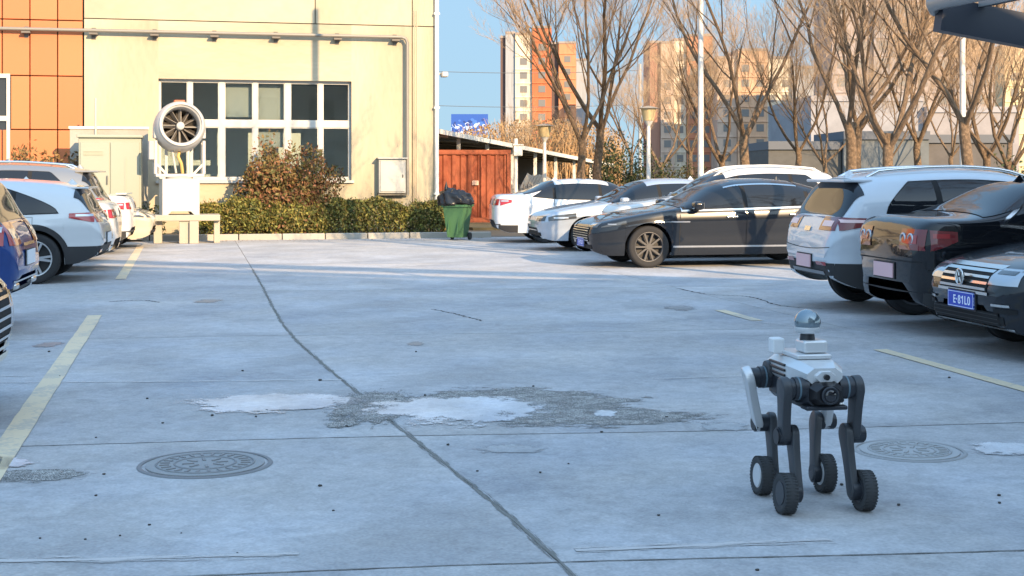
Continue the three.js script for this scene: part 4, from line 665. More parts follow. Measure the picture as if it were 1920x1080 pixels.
  for (let k = 0; k < split.length - 1; k++) { const [lo, hi] = inset(0.012); for (const g of side(split[k] + (k ? 0.035 : 0), split[k + 1] - (k < split.length - 2 ? 0.035 : 0), lo, hi, 0.008, 24, 6)) part('side_window', g, tint, t); }
  part('windshield', shell(b.ws[0] * kx, b.ws[1] * kx, 0.5, 0, 0.006), o.shield ?? tint, t);
  part('rear_window', shell(b.bw[0] * kx, b.bw[1] * kx, o.base === 'suv' ? 0.42 : 0.5, 0, 0.006), tint, t);
  // seams and handles
  const seams = []; for (const x of b.doors.map((q) => q * kx)) seams.push(...side(x, x + 0.012, (q) => Math.max(yb(q) + 0.06, yArch(q, 0.03)), (q) => bl(q) + 0.02, 0.002, 1, 8)); seams.push(...side(b.doors[0] * kx, b.doors[2] * kx + 0.3, 0.34, 0.35, 0.002, 20, 1));
  for (const g of seams) part('door_seam', g, seamMat, t);
  for (const x of b.handles) for (const s of [-1, 1]) { const y = bl(x * kx) - 0.11; part('door_handle', rb(0.2, 0.028, 0.035, 0.012, x * kx - L / 2, y, s * (W(x * kx, y) + 0.016)), o.handle ?? o.paint, t); }
  for (const s of [-1, 1]) { const x = d0 + 0.22 * kx, y = bl(x) + 0.09, z = W(x, bl(x)), m = new THREE.Group(); m.name = 'wing_mirror'; t.add(m); part('mirror_housing', rb(0.16, 0.14, 0.22, 0.05, x - L / 2, y, s * (z + 0.12)), o.mirror ?? o.paint, m); part('mirror_glass', bx(0.006, 0.1, 0.17, x - L / 2 + 0.083, y, s * (z + 0.12)), chrome, m); part('mirror_arm', bx(0.06, 0.03, 0.1, x - L / 2, y - 0.06, s * (z + 0.02)), plastic, m); }
  for (const x of wh) for (const s of [-1, 1]) wheelGroup(R, o.spokes ?? 10, o.rim ?? alloy, t, x - L / 2, s * (W(x, R + Ra) - 0.125));
  if (o.cladding) { const c = o.cladding; const gs = side(0.5, L - 0.3, yb, (x) => Math.max(c, yArch(x, 0.075)), 0.006, 150, 4); for (const g of gs) part('cladding', g, plastic, t); }
  if (o.rearDark) { const g = end(true, -0.72, 0.72, (z) => 0.5 - 0.1 * Math.cos(z), o.rearDark, 0.006, 24, 4); part('bumper_trim', mg([g, ...side(L - 0.5, L - 0.08, (x) => yb0(x) + 0.005, o.rearDark, 0.006, 12, 4)]), plastic, t); }
  if (o.rails) for (const s of [-1, 1]) { const pts = []; for (let i = 0; i <= 14; i++) { const x = (1.95 + i * 0.145) * kx, e = i === 0 || i === 14 ? 0 : 0.045; pts.push(V(x - L / 2, yt(x) + e - 0.03, s * (upZ(x, bl(x) + (yt(x) - bl(x)) * 0.96)))); } part('roof_rail', tubeGeo(pts, pts.map(() => 0.02), 8), o.rails, t); }
  if (o.fin !== false) part('antenna_fin', new THREE.ConeGeometry(0.05, 0.08, 8).scale(1.6, 1, 0.4).translate(b.bw[0] * kx * 0.97 - L / 2, yt(b.bw[0] * kx * 0.97) + 0.03, 0), o.paint, t);
  // lamps
  const tl = { y0: 0.84, y1: 1.0, x: 0.38, z: 0.36, ...o.tail }, hl = { y0: 0.62, y1: 0.76, x: 0.62, z: 0.4, lens: lampSmoke, refl: lampClear, ...o.head };
  for (const s of [-1, 1]) {
    const g = new THREE.Group(); g.name = 'tail_light'; t.add(g); const ss = side(L - tl.x, L - 0.11, (x) => tl.y0 + (tl.y1 - tl.y0) * 0.45 * clamp((L - 0.13 - x) / (tl.x - 0.13)), (x) => tl.y1 - (tl.y1 - tl.y0) * 0.1 * clamp((L - x) / tl.x), 0.008, 10, 6)[s > 0 ? 0 : 1];
    for (const q of [ss, end(true, s * tl.z, s * 0.74, tl.y0, tl.y1, 0.008)]) part('lens', q, tl.dark ? lampDark : lampRed, g);
    for (const q of [end(true, s * (tl.z + 0.06), s * 0.66, tl.y0 + (tl.y1 - tl.y0) * 0.3, tl.y0 + (tl.y1 - tl.y0) * 0.72, 0.012), side(L - tl.x * 0.8, L - 0.13, tl.y0 + (tl.y1 - tl.y0) * 0.58, tl.y0 + (tl.y1 - tl.y0) * 0.8, 0.012, 8, 3)[s > 0 ? 0 : 1]]) part('inner_lens', q, tl.inner ?? lampClear, g);
    const h = new THREE.Group(); h.name = 'headlight'; t.add(h); const hs = side(0.16, hl.x, (x) => hl.y0 + 0.06 * clamp((x - 0.16) / (hl.x - 0.16)), (x) => Math.min(bl(x) - 0.01, hl.y1 + 0.06 * clamp((x - 0.16) / (hl.x - 0.16))), 0.008, 12, 5)[s > 0 ? 0 : 1];
    for (const q of [hs, end(false, s * hl.z, s * 0.72, hl.y0, hl.y1, 0.008)]) part('lens', q, hl.lens, h);
    for (const q of [side(0.26, hl.x - 0.16, hl.y0 + 0.05, hl.y1 - 0.02, 0.013, 6, 4)[s > 0 ? 0 : 1], end(false, s * (hl.z + 0.05), s * 0.66, hl.y1 - 0.045, hl.y1 - 0.015, 0.013)]) part('reflector', q, hl.refl, h);
  }
  const gr = { y0: 0.40, y1: 0.62, z: 0.46, bars: 3, ...o.grille };
  if (gr.bars) { const g = new THREE.Group(); g.name = 'grille'; t.add(g); part('mesh', end(false, -gr.z, gr.z, gr.y0, gr.y1, 0.006, 20, 5), seamMat, g); for (let k = 0; k < gr.bars; k++) { const y = gr.y0 + (gr.y1 - gr.y0) * (k + 0.5) / gr.bars; part('bar', end(false, -gr.z * 0.97, gr.z * 0.97, y - gr.th / 2 || y - 0.01, y + gr.th / 2 || y + 0.01, 0.014, 20, 1), gr.mat ?? chrome, g); } }
  part('lower_intake', end(false, -0.6, 0.6, 0.3, 0.37, 0.006, 20, 3), seamMat, t);
  if (o.plate) { const rear = o.plate.rear, y = o.plate.y ?? 0.62; const x = xEnd(rear, y, 0) - L / 2 + (rear ? 0.02 : -0.02); part('license_plate', bx(0.012, 0.14, 0.44, x, y, 0), o.plate.mat, t); part('plate_holder', bx(0.01, 0.165, 0.47, x + (rear ? -0.012 : 0.012), y, 0), plastic, t); }
  o.more?.(api);
  return api;
}
function plateMat(bg, fg, text, flip) { const cv = document.createElement('canvas'); cv.width = 220; cv.height = 70; const c = cv.getContext('2d'); c.fillStyle = bg; c.fillRect(0, 0, 220, 70); if (text) { c.strokeStyle = fg; c.lineWidth = 3; c.strokeRect(4, 4, 212, 62); c.fillStyle = fg; c.font = 'bold 50px sans-serif'; c.textAlign = 'center'; c.textBaseline = 'middle'; c.fillText(text, 110, 37, 200); } const tx = new THREE.CanvasTexture(cv); tx.colorSpace = THREE.SRGBColorSpace; return std(1, 1, 1, 0.45, { map: tx }); }
// stand a car so that its aisle end is at (X, d): endTail true = tail to the aisle; side +1 = right-hand row
function park(c, X, d, turnDeg, rowSide, tailOut) {
  const th = rad(turnDeg), ax = V(Math.cos(th), 0, -Math.sin(th)), p = V(X, 0, -d).addScaledVector(ax, rowSide * c.L / 2);
  c.t.position.copy(p); c.t.rotation.y = th + ((rowSide > 0) === tailOut ? Math.PI : 0);
}
const white = paint(0.60, 0.61, 0.62), pearl = paint(0.70, 0.69, 0.66), black = paint(0.008, 0.009, 0.012, 0.25), blue = paint(0.010, 0.045, 0.20, 0.3), silver = paint(0.42, 0.44, 0.47, 0.3, 0.5), greyP = paint(0.27, 0.265, 0.255, 0.3, 0.4), beige = paint(0.56, 0.47, 0.34, 0.6);
const lightBar = std(0.9, 0.62, 0.6, 0.3), pinkPlate = plateMat('#e2b9bd', '#fff'), bluePlate = plateMat('#2447b4', '#eef2ff', '京E·81L0'), whitePlate = plateMat('#dfe4ea', '#fff');
// right-hand row, from the one nearest the robot outwards
park(car({ name: 'parked_sedan', base: 'sedan', H: 1.47, label: 'black sedan showing its chrome barred grille and blue number plate', paint: paint(0.012, 0.015, 0.021, 0.3), spokes: 5, plate: { rear: false, y: 0.47, mat: bluePlate }, head: { y0: 0.63, y1: 0.765, x: 0.78, z: 0.40, lens: lampClear, refl: lampSmoke }, grille: { y0: 0.56, y1: 0.76, z: 0.40, bars: 4, th: 0.022 }, more: (a) => {
  const strip = (y0, y1, z0, z1) => a.end(false, z0, z1, y0, y1, 0.012, 20, 1);
  for (const q of [strip(0.755, 0.785, -0.44, 0.44), strip(0.535, 0.56, -0.42, 0.42)]) a.P('chrome_strip', q, chrome); a.P('bumper_strip', strip(0.255, 0.275, -0.66, 0.66), chrome);
  for (const q of [strip(0.29, 0.40, -0.55, 0.55), strip(0.402, 0.44, -0.70, -0.5), strip(0.402, 0.44, 0.5, 0.70)]) a.P('bumper_mesh', q, seamMat);
  for (const y of [0.31, 0.345, 0.38]) a.P('bumper_bar', a.end(false, -0.54, 0.54, y, y + 0.008, 0.014, 20, 1), plastic);
  for (const s of [-1, 1]) a.P('fog_trim', a.end(false, s * 0.48, s * 0.66, 0.455, 0.475, 0.012, 6, 1), chrome);
  const e = new THREE.Group(); e.name = 'emblem'; e.position.set(-a.L / 2 - 0.025, 0.665, 0); e.rotation.y = -Math.PI / 2; a.t.add(e); const bar = (x0, y0, x1, y1) => cylBetween(V(x0, y0, 0.01), V(x1, y1, 0.01), 0.006, 0.006, 6);
  part('disc', new THREE.CylinderGeometry(0.066, 0.066, 0.012, 28).rotateX(Math.PI / 2), plastic, e); part('ring', new THREE.TorusGeometry(0.066, 0.008, 8, 32).translate(0, 0, 0.008), chrome, e);
  part('letters', mg([bar(-0.026, 0.058, -0.004, 0.008), bar(0.026, 0.058, 0.004, 0.008), bar(-0.05, 0.038, -0.024, -0.05), bar(-0.024, -0.05, -0.002, -0.006), bar(0.002, -0.006, 0.024, -0.05), bar(0.024, -0.05, 0.05, 0.038)]), chrome, e);
  a.P('drl', mg([-1, 1].flatMap((s) => [new THREE.SphereGeometry(0.045, 14, 10).translate(-a.L / 2 + 0.32, 0.70, s * (a.W(0.32, 0.70) - 0.015))])), lampClear);
} }), 3.87, 11.9, 10, 1, false);
park(car({ name: 'parked_sedan', base: 'sedan', label: 'older black sedan with round tail lamps and its tail towards the aisle', H: 1.5, paint: black, chromeBelt: true, spokes: 7, plate: { rear: true, y: 0.60, mat: pinkPlate }, tail: { y0: 0.82, y1: 1.02, x: 0.34, z: 0.34, dark: true, inner: lampRed }, rearDark: 0.42, more: (a) => {
  for (const s of [-1, 1]) for (const z of [0.40, 0.55]) a.P('round_lamp', new THREE.TorusGeometry(0.05, 0.011, 10, 24).rotateY(Math.PI / 2).translate(a.xEnd(true, 0.92, z) - a.L / 2 + 0.004, 0.92, s * z), lampClear);
  a.P('bumper_groove', a.end(true, -0.7, 0.7, 0.70, 0.712, 0.004, 24, 1), seamMat); a.P('bumper_crease', mg([...a.side(a.L - 0.9, a.L - 0.1, 0.63, 0.64, 0.003, 12, 1)]), seamMat);
} }), 3.70, 13.75, 9, 1, true);
park(car({ name: 'parked_suv', base: 'suv', L: 4.5, H: 1.61, label: 'white suv with black lower bumper and red wedge tail lamps', paint: paint(0.57, 0.61, 0.66), rails: chrome, cladding: 0.40, rearDark: 0.56, spokes: 5, rim: darkAlloy, plate: { rear: true, y: 0.56, mat: pinkPlate }, tail: { y0: 0.92, y1: 1.07, x: 0.46, z: 0.34, dark: true, inner: lightBar }, more: (a) => {
  for (const q of [-1, 1]) a.P('reflector', a.end(true, q * 0.36, q * 0.62, 0.53, 0.57, 0.012), lampRed);
  a.P('skid_plate', a.end(true, -0.5, 0.5, 0.42, 0.46, 0.016, 20, 2), std(0.35, 0.35, 0.36, 0.4, { metalness: 0.6 }));
  a.P('spoiler', rb(0.34, 0.035, 1.18, 0.015, a.L / 2 - 0.40, a.yt(a.L - 0.36) + 0.0, 0), paint(0.57, 0.61, 0.66)); a.P('tailgate_seam', mg([a.end(true, -0.70, 0.70, (z) => 0.74 - 0.04 * Math.cos(z * 2), (z) => 0.748 - 0.04 * Math.cos(z * 2), 0.003, 30, 1)]), seamMat);
  a.P('badge', mg([a.end(true, -0.09, 0.09, 0.90, 0.95, 0.014, 4, 1)]), chrome);
} }), 3.36, 15.9, 8, 1, true);
park(car({ name: 'parked_sedan', base: 'fastback', label: 'long black fastback sedan with chrome window line, nose to the aisle', paint: paint(0.012, 0.016, 0.024, 0.25), chromeBelt: true, handle: chrome, spokes: 10, rim: darkAlloy, grille: { y0: 0.42, y1: 0.66, z: 0.52, bars: 6, th: 0.012 }, plate: { rear: false, y: 0.40, mat: bluePlate }, head: { y0: 0.66, y1: 0.74, x: 0.55, z: 0.42 }, more: (a) => {
  for (const g of a.side(1.35, 3.65, 0.33, 0.36, 0.006, 20, 1)) a.P('sill_trim', g, chrome); for (const g of a.side(1.02, 1.62, (x) => 0.745, (x) => 0.765, 0.008, 6, 1)) a.P('fender_trim', g, chrome);
} }), 1.16, 23.4, 11, 1, false);
park(car({ name: 'parked_suv', base: 'suv', L: 4.6, H: 1.68, label: 'cream suv with flat roof half hidden between silver and black sedans', paint: pearl, rails: pearl, spokes: 5 }), 1.75, 26.0, 7, 1, false);
park(car({ name: 'parked_sedan', base: 'sedan', L: 4.8, H: 1.45, label: 'silver blue sedan with slim dark headlamp, nose to the aisle', paint: paint(0.44, 0.50, 0.58, 0.3, 0.3), spokes: 5, grille: { y0: 0.36, y1: 0.46, z: 0.4, bars: 1 }, head: { y0: 0.60, y1: 0.70, x: 0.7, z: 0.34 } }), 0.42, 28.2, 11, 1, false);
park(car({ name: 'parked_sedan', base: 'sedan', L: 4.8, H: 1.43, label: 'white sedan with its tail beside the red container', paint: paint(0.70, 0.72, 0.75), spokes: 5, tail: { y0: 0.84, y1: 0.98, x: 0.36, z: 0.3 }, rearDark: 0.40 }), -0.46, 31.5, 7, 1, true);
// left-hand row
park(car({ name: 'parked_suv', base: 'suv', L: 4.6, H: 1.6, label: 'dark car corner with chrome lower lip nearest the yellow line', paint: paint(0.010, 0.014, 0.03, 0.3), spokes: 5, grille: { y0: 0.45, y1: 0.78, z: 0.5, bars: 5, th: 0.02 }, head: { y0: 0.8, y1: 0.92, x: 0.6, z: 0.42 }, more: (a) => { a.P('chrome_lip', a.end(false, -0.62, 0.62, 0.31, 0.37, 0.02, 24, 2), chrome); a.P('chrome_strip', a.end(false, -0.6, 0.6, 0.40, 0.425, 0.014, 24, 1), chrome); for (const s of [-1, 1]) a.P('chrome_grille_edge', a.end(false, s * 0.5, s * 0.56, 0.45, 0.78, 0.016, 3, 6), chrome); } }), -3.24, 8.7, 10, -1, false);
park(car({ name: 'parked_suv', base: 'suv', L: 4.5, H: 1.62, label: 'deep blue suv with its tail beside the white crossover', paint: blue, spokes: 5, plate: { rear: true, y: 0.72, mat: whitePlate }, rearDark: 0.44, tail: { y0: 0.86, y1: 1.08, x: 0.42, z: 0.36 }, more: (a) => { a.P('exhaust_tip', mg([-1, 1].map((s) => rb(0.08, 0.07, 0.2, 0.03, a.L / 2 - 0.06, 0.46, s * 0.5))), chrome); a.P('bumper_strip', a.end(true, -0.66, 0.66, 0.50, 0.52, 0.012, 24, 1), chrome); a.P('tailgate_handle', a.end(true, -0.3, 0.3, 0.84, 0.87, 0.02, 6, 1), chrome); } }), -4.84, 13.9, 10, -1, true);
const cross = { ...{}, base: 'suv', L: 4.35, H: 1.48 };
park(car({ name: 'parked_crossover', ...cross, label: 'white crossover with black wheel arch cladding and five spoke alloy wheels', paint: white, cladding: 0.46, rearDark: 0.52, spokes: 5, rim: alloy, cut: 0.8, tail: { y0: 0.86, y1: 1.0, x: 0.44, z: 0.28 }, plate: { rear: true, y: 0.62, mat: whitePlate }, more: (a) => { a.P('fuel_cap', mg([a.side(a.L - 1.12, a.L - 1.11, 0.80, 0.94, 0.003, 1, 2)[0], a.side(a.L - 0.93, a.L - 0.92, 0.80, 0.94, 0.003, 1, 2)[0], a.side(a.L - 1.12, a.L - 0.92, 0.80, 0.808, 0.003, 2, 1)[0], a.side(a.L - 1.12, a.L - 0.92, 0.932, 0.94, 0.003, 2, 1)[0]]), std(0.3, 0.3, 0.3, 0.6)); for (const q of [-1, 1]) a.P('reflector', a.end(true, q * 0.45, q * 0.66, 0.42, 0.47, 0.014), lampRed); a.P('spoiler', rb(0.3, 0.03, 1.14, 0.012, a.L / 2 - 0.36, a.yt(a.L - 0.34), 0), white); } }), -5.94, 20.4, 10, -1, true);
park(car({ name: 'parked_sedan', base: 'sedan', label: 'pearl white sedan squeezed between the white crossover and the grey suv', H: 1.46, paint: pearl, tail: { y0: 0.84, y1: 0.98, x: 0.3, z: 0.3 }, rearDark: 0.4 }), -6.42, 22.6, 10, -1, true);
park(car({ name: 'parked_suv', base: 'suv', L: 4.7, H: 1.74, label: 'silver grey suv with roof rails and long rear spoiler', paint: greyP, rails: chrome, cladding: 0.4, rearDark: 0.58, tail: { y0: 0.98, y1: 1.12, x: 0.4, z: 0.34 }, more: (a) => a.P('spoiler', rb(0.4, 0.035, 1.2, 0.015, a.L / 2 - 0.36, a.yt(a.L - 0.36) + 0.01, 0), greyP) }), -7.22, 25.0, 10, -1, true);
park(car({ name: 'parked_sedan', base: 'sedan', H: 1.5, label: 'sunlit white sedan with red tail lamps beside the pale green cabinet', paint: white, tail: { y0: 0.86, y1: 0.99, x: 0.36, z: 0.3 }, rearDark: 0.44, more: (a) => a.P('lip_spoiler', rb(0.2, 0.03, 1.2, 0.012, a.L / 2 - 0.18, a.yt(a.L - 0.2) + 0.02, 0), white) }), -7.45, 27.3, 10, -1, true);
park(car({ name: 'parked_sedan', base: 'sedan', L: 4.4, H: 1.42, label: 'dusty beige car whose rounded nose points at the concrete platform', paint: beige, shield: beige, spokes: 5, rim: std(0.5, 0.42, 0.3, 0.7), grille: { bars: 0 }, head: { y0: 0.64, y1: 0.82, x: 0.7, z: 0.4 } }), -7.55, 29.3, 10, -1, false);

// ---------------------------------------------------------------- wheeled quadruped robot
console.log('robot');
{
  const C0 = V(1.392, 0, -6.535), fw = V(0.17, 0, 0.985), rt = V(0.985, 0, -0.17);
  const turn = Math.atan2(0.17, 0.985);                      // local z = forward, local x = picture right
  const t = thing('quadruped_robot', 'four legged wheeled robot with silver shell and dome camera on top', 'robot', C0.toArray(), turn);
  const shellM = new THREE.MeshPhysicalMaterial({ color: C(0.66, 0.67, 0.68), roughness: 0.32, metalness: 0.35, clearcoat: 0.4, side: THREE.DoubleSide }), darkM = std(0.022, 0.026, 0.034, 0.4), midM = std(0.042, 0.046, 0.053, 0.42), blk = std(0.012, 0.012, 0.014, 0.35), tyreM = std(0.045, 0.047, 0.05, 0.85);
  const loc = (px, py, z) => { // survey point on the robot's cross plane at local depth z
    const dirv = V((px - 960) / FOCAL, -(py - HORIZON) / FOCAL, -1), o = V(0, EYE, 0).sub(C0), s = (z - o.dot(fw)) / dirv.dot(fw), p = o.addScaledVector(dirv, s); return V(p.dot(rt), p.y, z); };
  // torso: lofted box, silver upper shell over a dark belly
  const ring = (z, w, y0, y1, c) => [[-w + c, y0], [w - c, y0], [w, y0 + c], [w, y1 - c], [w - c * 1.4, y1], [-w + c * 1.4, y1], [-w, y1 - c], [-w, y0 + c], [-w + c, y0]].map(([x, y]) => V(x, y, z));
  const loft = (rs) => { const cap = (r) => { const m = r.reduce((a, p) => a.add(p), V(0, 0, 0)).multiplyScalar(1 / r.length); return r.map(() => m.clone()); }; return toCreasedNormals(gridGeo([cap(rs[0]), ...rs, cap(rs[rs.length - 1])]), 0.5); };
  const hip = 0.565;
  part('belly', loft([ring(-0.26, 0.09, 0.50, 0.58, 0.02), ring(-0.2, 0.115, 0.475, 0.60, 0.025), ring(0.16, 0.115, 0.475, 0.60, 0.025), ring(0.22, 0.085, 0.49, 0.58, 0.02)]), darkM, t);
  const sh = part('torso_shell', loft([ring(-0.27, 0.085, 0.585, 0.645, 0.02), ring(-0.22, 0.12, 0.565, 0.675, 0.03), ring(0.0, 0.125, 0.565, 0.685, 0.03), ring(0.12, 0.12, 0.570, 0.682, 0.03), ring(0.21, 0.085, 0.588, 0.66, 0.025)]), shellM, t);
  part('side_vent', mg([-1, 1].flatMap((s) => [0, 1, 2].map((i) => rb(0.012, 0.012, 0.2, 0.004, s * 0.126, 0.605 + i * 0.024, -0.06)))), blk, sh);
  part('side_disc', mg([-1, 1].map((s) => new THREE.CylinderGeometry(0.045, 0.05, 0.02, 24).rotateZ(Math.PI / 2).translate(s * 0.128, 0.60, -0.19))), midM, sh);
  // nose
  const nose = part('nose_block', loft([ring(0.15, 0.085, 0.495, 0.60, 0.02), ring(0.225, 0.08, 0.495, 0.60, 0.025), ring(0.262, 0.06, 0.505, 0.585, 0.025)]), blk, t);
  part('front_lens', mg([new THREE.CylinderGeometry(0.034, 0.038, 0.02, 26).rotateX(Math.PI / 2).translate(0.0, 0.545, 0.268), new THREE.TorusGeometry(0.036, 0.006, 8, 26).translate(0, 0.545, 0.276)]), darkM, nose);
  part('glass_eye', new THREE.SphereGeometry(0.028, 18, 12).scale(1, 1, 0.4).translate(0, 0.545, 0.279), new THREE.MeshPhysicalMaterial({ color: C(0.006, 0.006, 0.01), roughness: 0.05, clearcoat: 1 }), nose);
  part('front_camera', mg([new THREE.CylinderGeometry(0.013, 0.013, 0.03, 16).rotateX(Math.PI / 2).translate(0.0, 0.622, 0.226)]), blk, nose);
  part('face_plate', loft([ring(0.19, 0.06, 0.60, 0.655, 0.02), ring(0.225, 0.045, 0.598, 0.645, 0.018)]), shellM, t);
  part('chin_guard', rb(0.20, 0.02, 0.08, 0.008, 0, 0.482, 0.2), darkM, t); part('status_light', rb(0.02, 0.008, 0.01, 0.003, 0.06, 0.506, 0.262), std(0.75, 0.72, 0.68, 0.3), t);
  // payload: tray, box, mast, dome camera
  part('payload_tray', rb(0.17, 0.022, 0.26, 0.008, 0, 0.696, -0.04), shellM, t); part('payload_box', rb(0.12, 0.06, 0.12, 0.014, 0.02, 0.738, 0.0), shellM, t); part('antenna_box', rb(0.06, 0.075, 0.07, 0.01, -0.10, 0.725, -0.14), std(0.74, 0.75, 0.76, 0.4), t);
  const mast = part('mast', mg([new THREE.CylinderGeometry(0.03, 0.04, 0.07, 20).translate(0, 0.775, 0.0)]), darkM, t);
  part('mast_collar', new THREE.LatheGeometry([[0.03, 0.795], [0.058, 0.802], [0.06, 0.826], [0.057, 0.83]].map((q) => new THREE.Vector2(...q)), 32), shellM, mast);
  part('camera_dome', new THREE.SphereGeometry(0.062, 36, 24).translate(0, 0.848, 0), new THREE.MeshPhysicalMaterial({ color: C(0.20, 0.26, 0.30), roughness: 0.12, metalness: 0.55, clearcoat: 1 }), t);
  // a link: tapered plate between two joints, thick across the body
  function link(a, b, ra, rb2, th, mat, name, parent, bulge = 0) {
    const d = b.clone().sub(a), L = d.length(), s = new THREE.Shape(), n = 12, al = Math.acos(clamp((ra - rb2) / L, -1, 1));
    const pts = []; for (let i = 0; i <= n; i++) { const q = al + (2 * Math.PI - 2 * al) * i / n; pts.push([Math.cos(q) * ra, Math.sin(q) * ra]); }
    for (let i = 1; i < 5; i++) { const f = i / 5, r = (ra + (rb2 - ra) * f) * (1 - 0.22 * Math.sin(f * Math.PI)); pts.push([Math.cos(al) * ra * (1 - f) + (L + Math.cos(al) * rb2) * f, -r]); }
    for (let i = 0; i <= n; i++) { const q = -al + 2 * al * i / n; pts.push([L + Math.cos(q) * rb2, Math.sin(q) * rb2]); }
    for (let i = 4; i > 0; i--) { const f = i / 5, r = (ra + (rb2 - ra) * f) * (1 - 0.22 * Math.sin(f * Math.PI)); pts.push([Math.cos(al) * ra * (1 - f) + (L + Math.cos(al) * rb2) * f, r]); }
    s.setFromPoints(pts.map((p) => new THREE.Vector2(...p)));
    const g = new THREE.ExtrudeGeometry(s, { depth: th - 0.016, bevelEnabled: true, bevelSize: 0.008, bevelThickness: 0.008, bevelSegments: 3, curveSegments: 4 }); g.translate(0, 0, -(th - 0.016) / 2);
    const ux = d.clone().normalize(), lat = V(1, 0, 0).addScaledVector(ux, -ux.x).normalize(), uy = lat.clone().cross(ux); g.applyMatrix4(new THREE.Matrix4().makeBasis(ux, uy, lat)).translate(a.x, a.y, a.z);
    return part(name, toCreasedNormals(g, 0.5), mat, parent);
  }
  const disc = (p, r, w, m, name, parent) => part(name, new THREE.CylinderGeometry(r, r, w, 28).rotateZ(Math.PI / 2).translate(p.x, p.y, p.z), m, parent);
  const tyre = new THREE.LatheGeometry([[0.058, -0.026], [0.078, -0.033], [0.088, -0.026], [0.0915, -0.012], [0.0905, -0.010], [0.092, 0], [0.0905, 0.010], [0.0915, 0.012], [0.088, 0.026], [0.078, 0.033], [0.058, 0.026]].map((q) => new THREE.Vector2(...q)), 48).rotateZ(Math.PI / 2);
  const tread = mg(Array.from({ length: 36 }, (_, i) => [-1, 1].map((s) => bx(0.024, 0.006, 0.007, s * 0.018, 0.0895, 0, 0).rotateX(i / 36 * 6.283))).flat());
  function leg(s, z0, hipX, thighX, knee, shankX, wheel, thighMat, spread) {
    const g = new THREE.Group(); g.name = 'leg'; t.add(g);
    const H = V(thighX, hip, z0), K = knee, Wc = wheel;
    part('hip_motor', mg([new THREE.CylinderGeometry(0.052, 0.052, Math.abs(thighX - hipX) * 0.62, 28).rotateZ(Math.PI / 2).translate(hipX + (thighX - hipX) * 0.30, hip, z0), new THREE.CylinderGeometry(0.046, 0.046, Math.abs(thighX - hipX) * 0.5, 28).rotateZ(Math.PI / 2).translate(hipX + (thighX - hipX) * 0.78, hip, z0)]), darkM, g);
    part('hip_band', new THREE.CylinderGeometry(0.0535, 0.0535, 0.008, 28).rotateZ(Math.PI / 2).translate(hipX + (thighX - hipX) * 0.42, hip, z0), std(0.10, 0.16, 0.20, 0.4), g);
    link(H, V(thighX + (K.x - thighX) * 0.8, K.y, K.z), 0.047, 0.034, 0.042, thighMat, 'thigh', g);
    disc(K, 0.042, 0.075, darkM, 'knee_joint', g); disc(V(K.x + s * 0.03, K.y, K.z), 0.036, 0.03, blk, 'knee_cap', g);
    const S0 = V(shankX, K.y, K.z), S1 = V(shankX + (Wc.x - s * 0.055 - shankX) * 0.9, Wc.y, Wc.z);
    link(S0, S1, 0.044, 0.030, 0.036, midM, 'shank', g);
    disc(V(Wc.x - s * 0.04, Wc.y, Wc.z), 0.044, 0.05, darkM, 'wheel_motor', g);
    const w = new THREE.Group(); w.name = 'wheel'; w.position.copy(Wc); w.rotation.z = -spread; g.add(w);
    part('tyre', mg([tyre, tread]), tyreM, w); part('rim', mg([new THREE.CylinderGeometry(0.06, 0.06, 0.05, 30).rotateZ(Math.PI / 2), new THREE.CylinderGeometry(0.052, 0.056, 0.058, 30).rotateZ(Math.PI / 2)]), z0 > 0 ? midM : shellM, w);
  }
  const lk = (px, py, z) => loc(px, py, z);
  const wy = 0.092;
  const fl = lk(1473, 925, 0.19).setY(wy), fr = lk(1620, 920, 0.19).setY(wy), bl = lk(1429, 893, -0.19).setY(wy), br = lk(1546, 888, -0.19).setY(wy);
  leg(-1, 0.17, -0.075, lk(1471, 735, 0.17).x, lk(1472, 830, 0.10).setY(0.335), lk(1486, 830, 0.10).x, fl, shellM && midM, 0.06);
  leg(1, 0.17, 0.075, lk(1606, 735, 0.17).x, lk(1602, 822, 0.10).setY(0.335), lk(1586, 830, 0.10).x, fr, midM, 0.06);
  leg(-1, -0.2, -0.09, lk(1403, 715, -0.2).x, lk(1428, 800, -0.30).setY(0.325), lk(1445, 805, -0.30).x, bl, shellM, 0.06);
  leg(1, -0.2, 0.09, lk(1560, 715, -0.2).x, lk(1548, 790, -0.30).setY(0.325), lk(1529, 800, -0.30).x, br, shellM, 0.06);
}

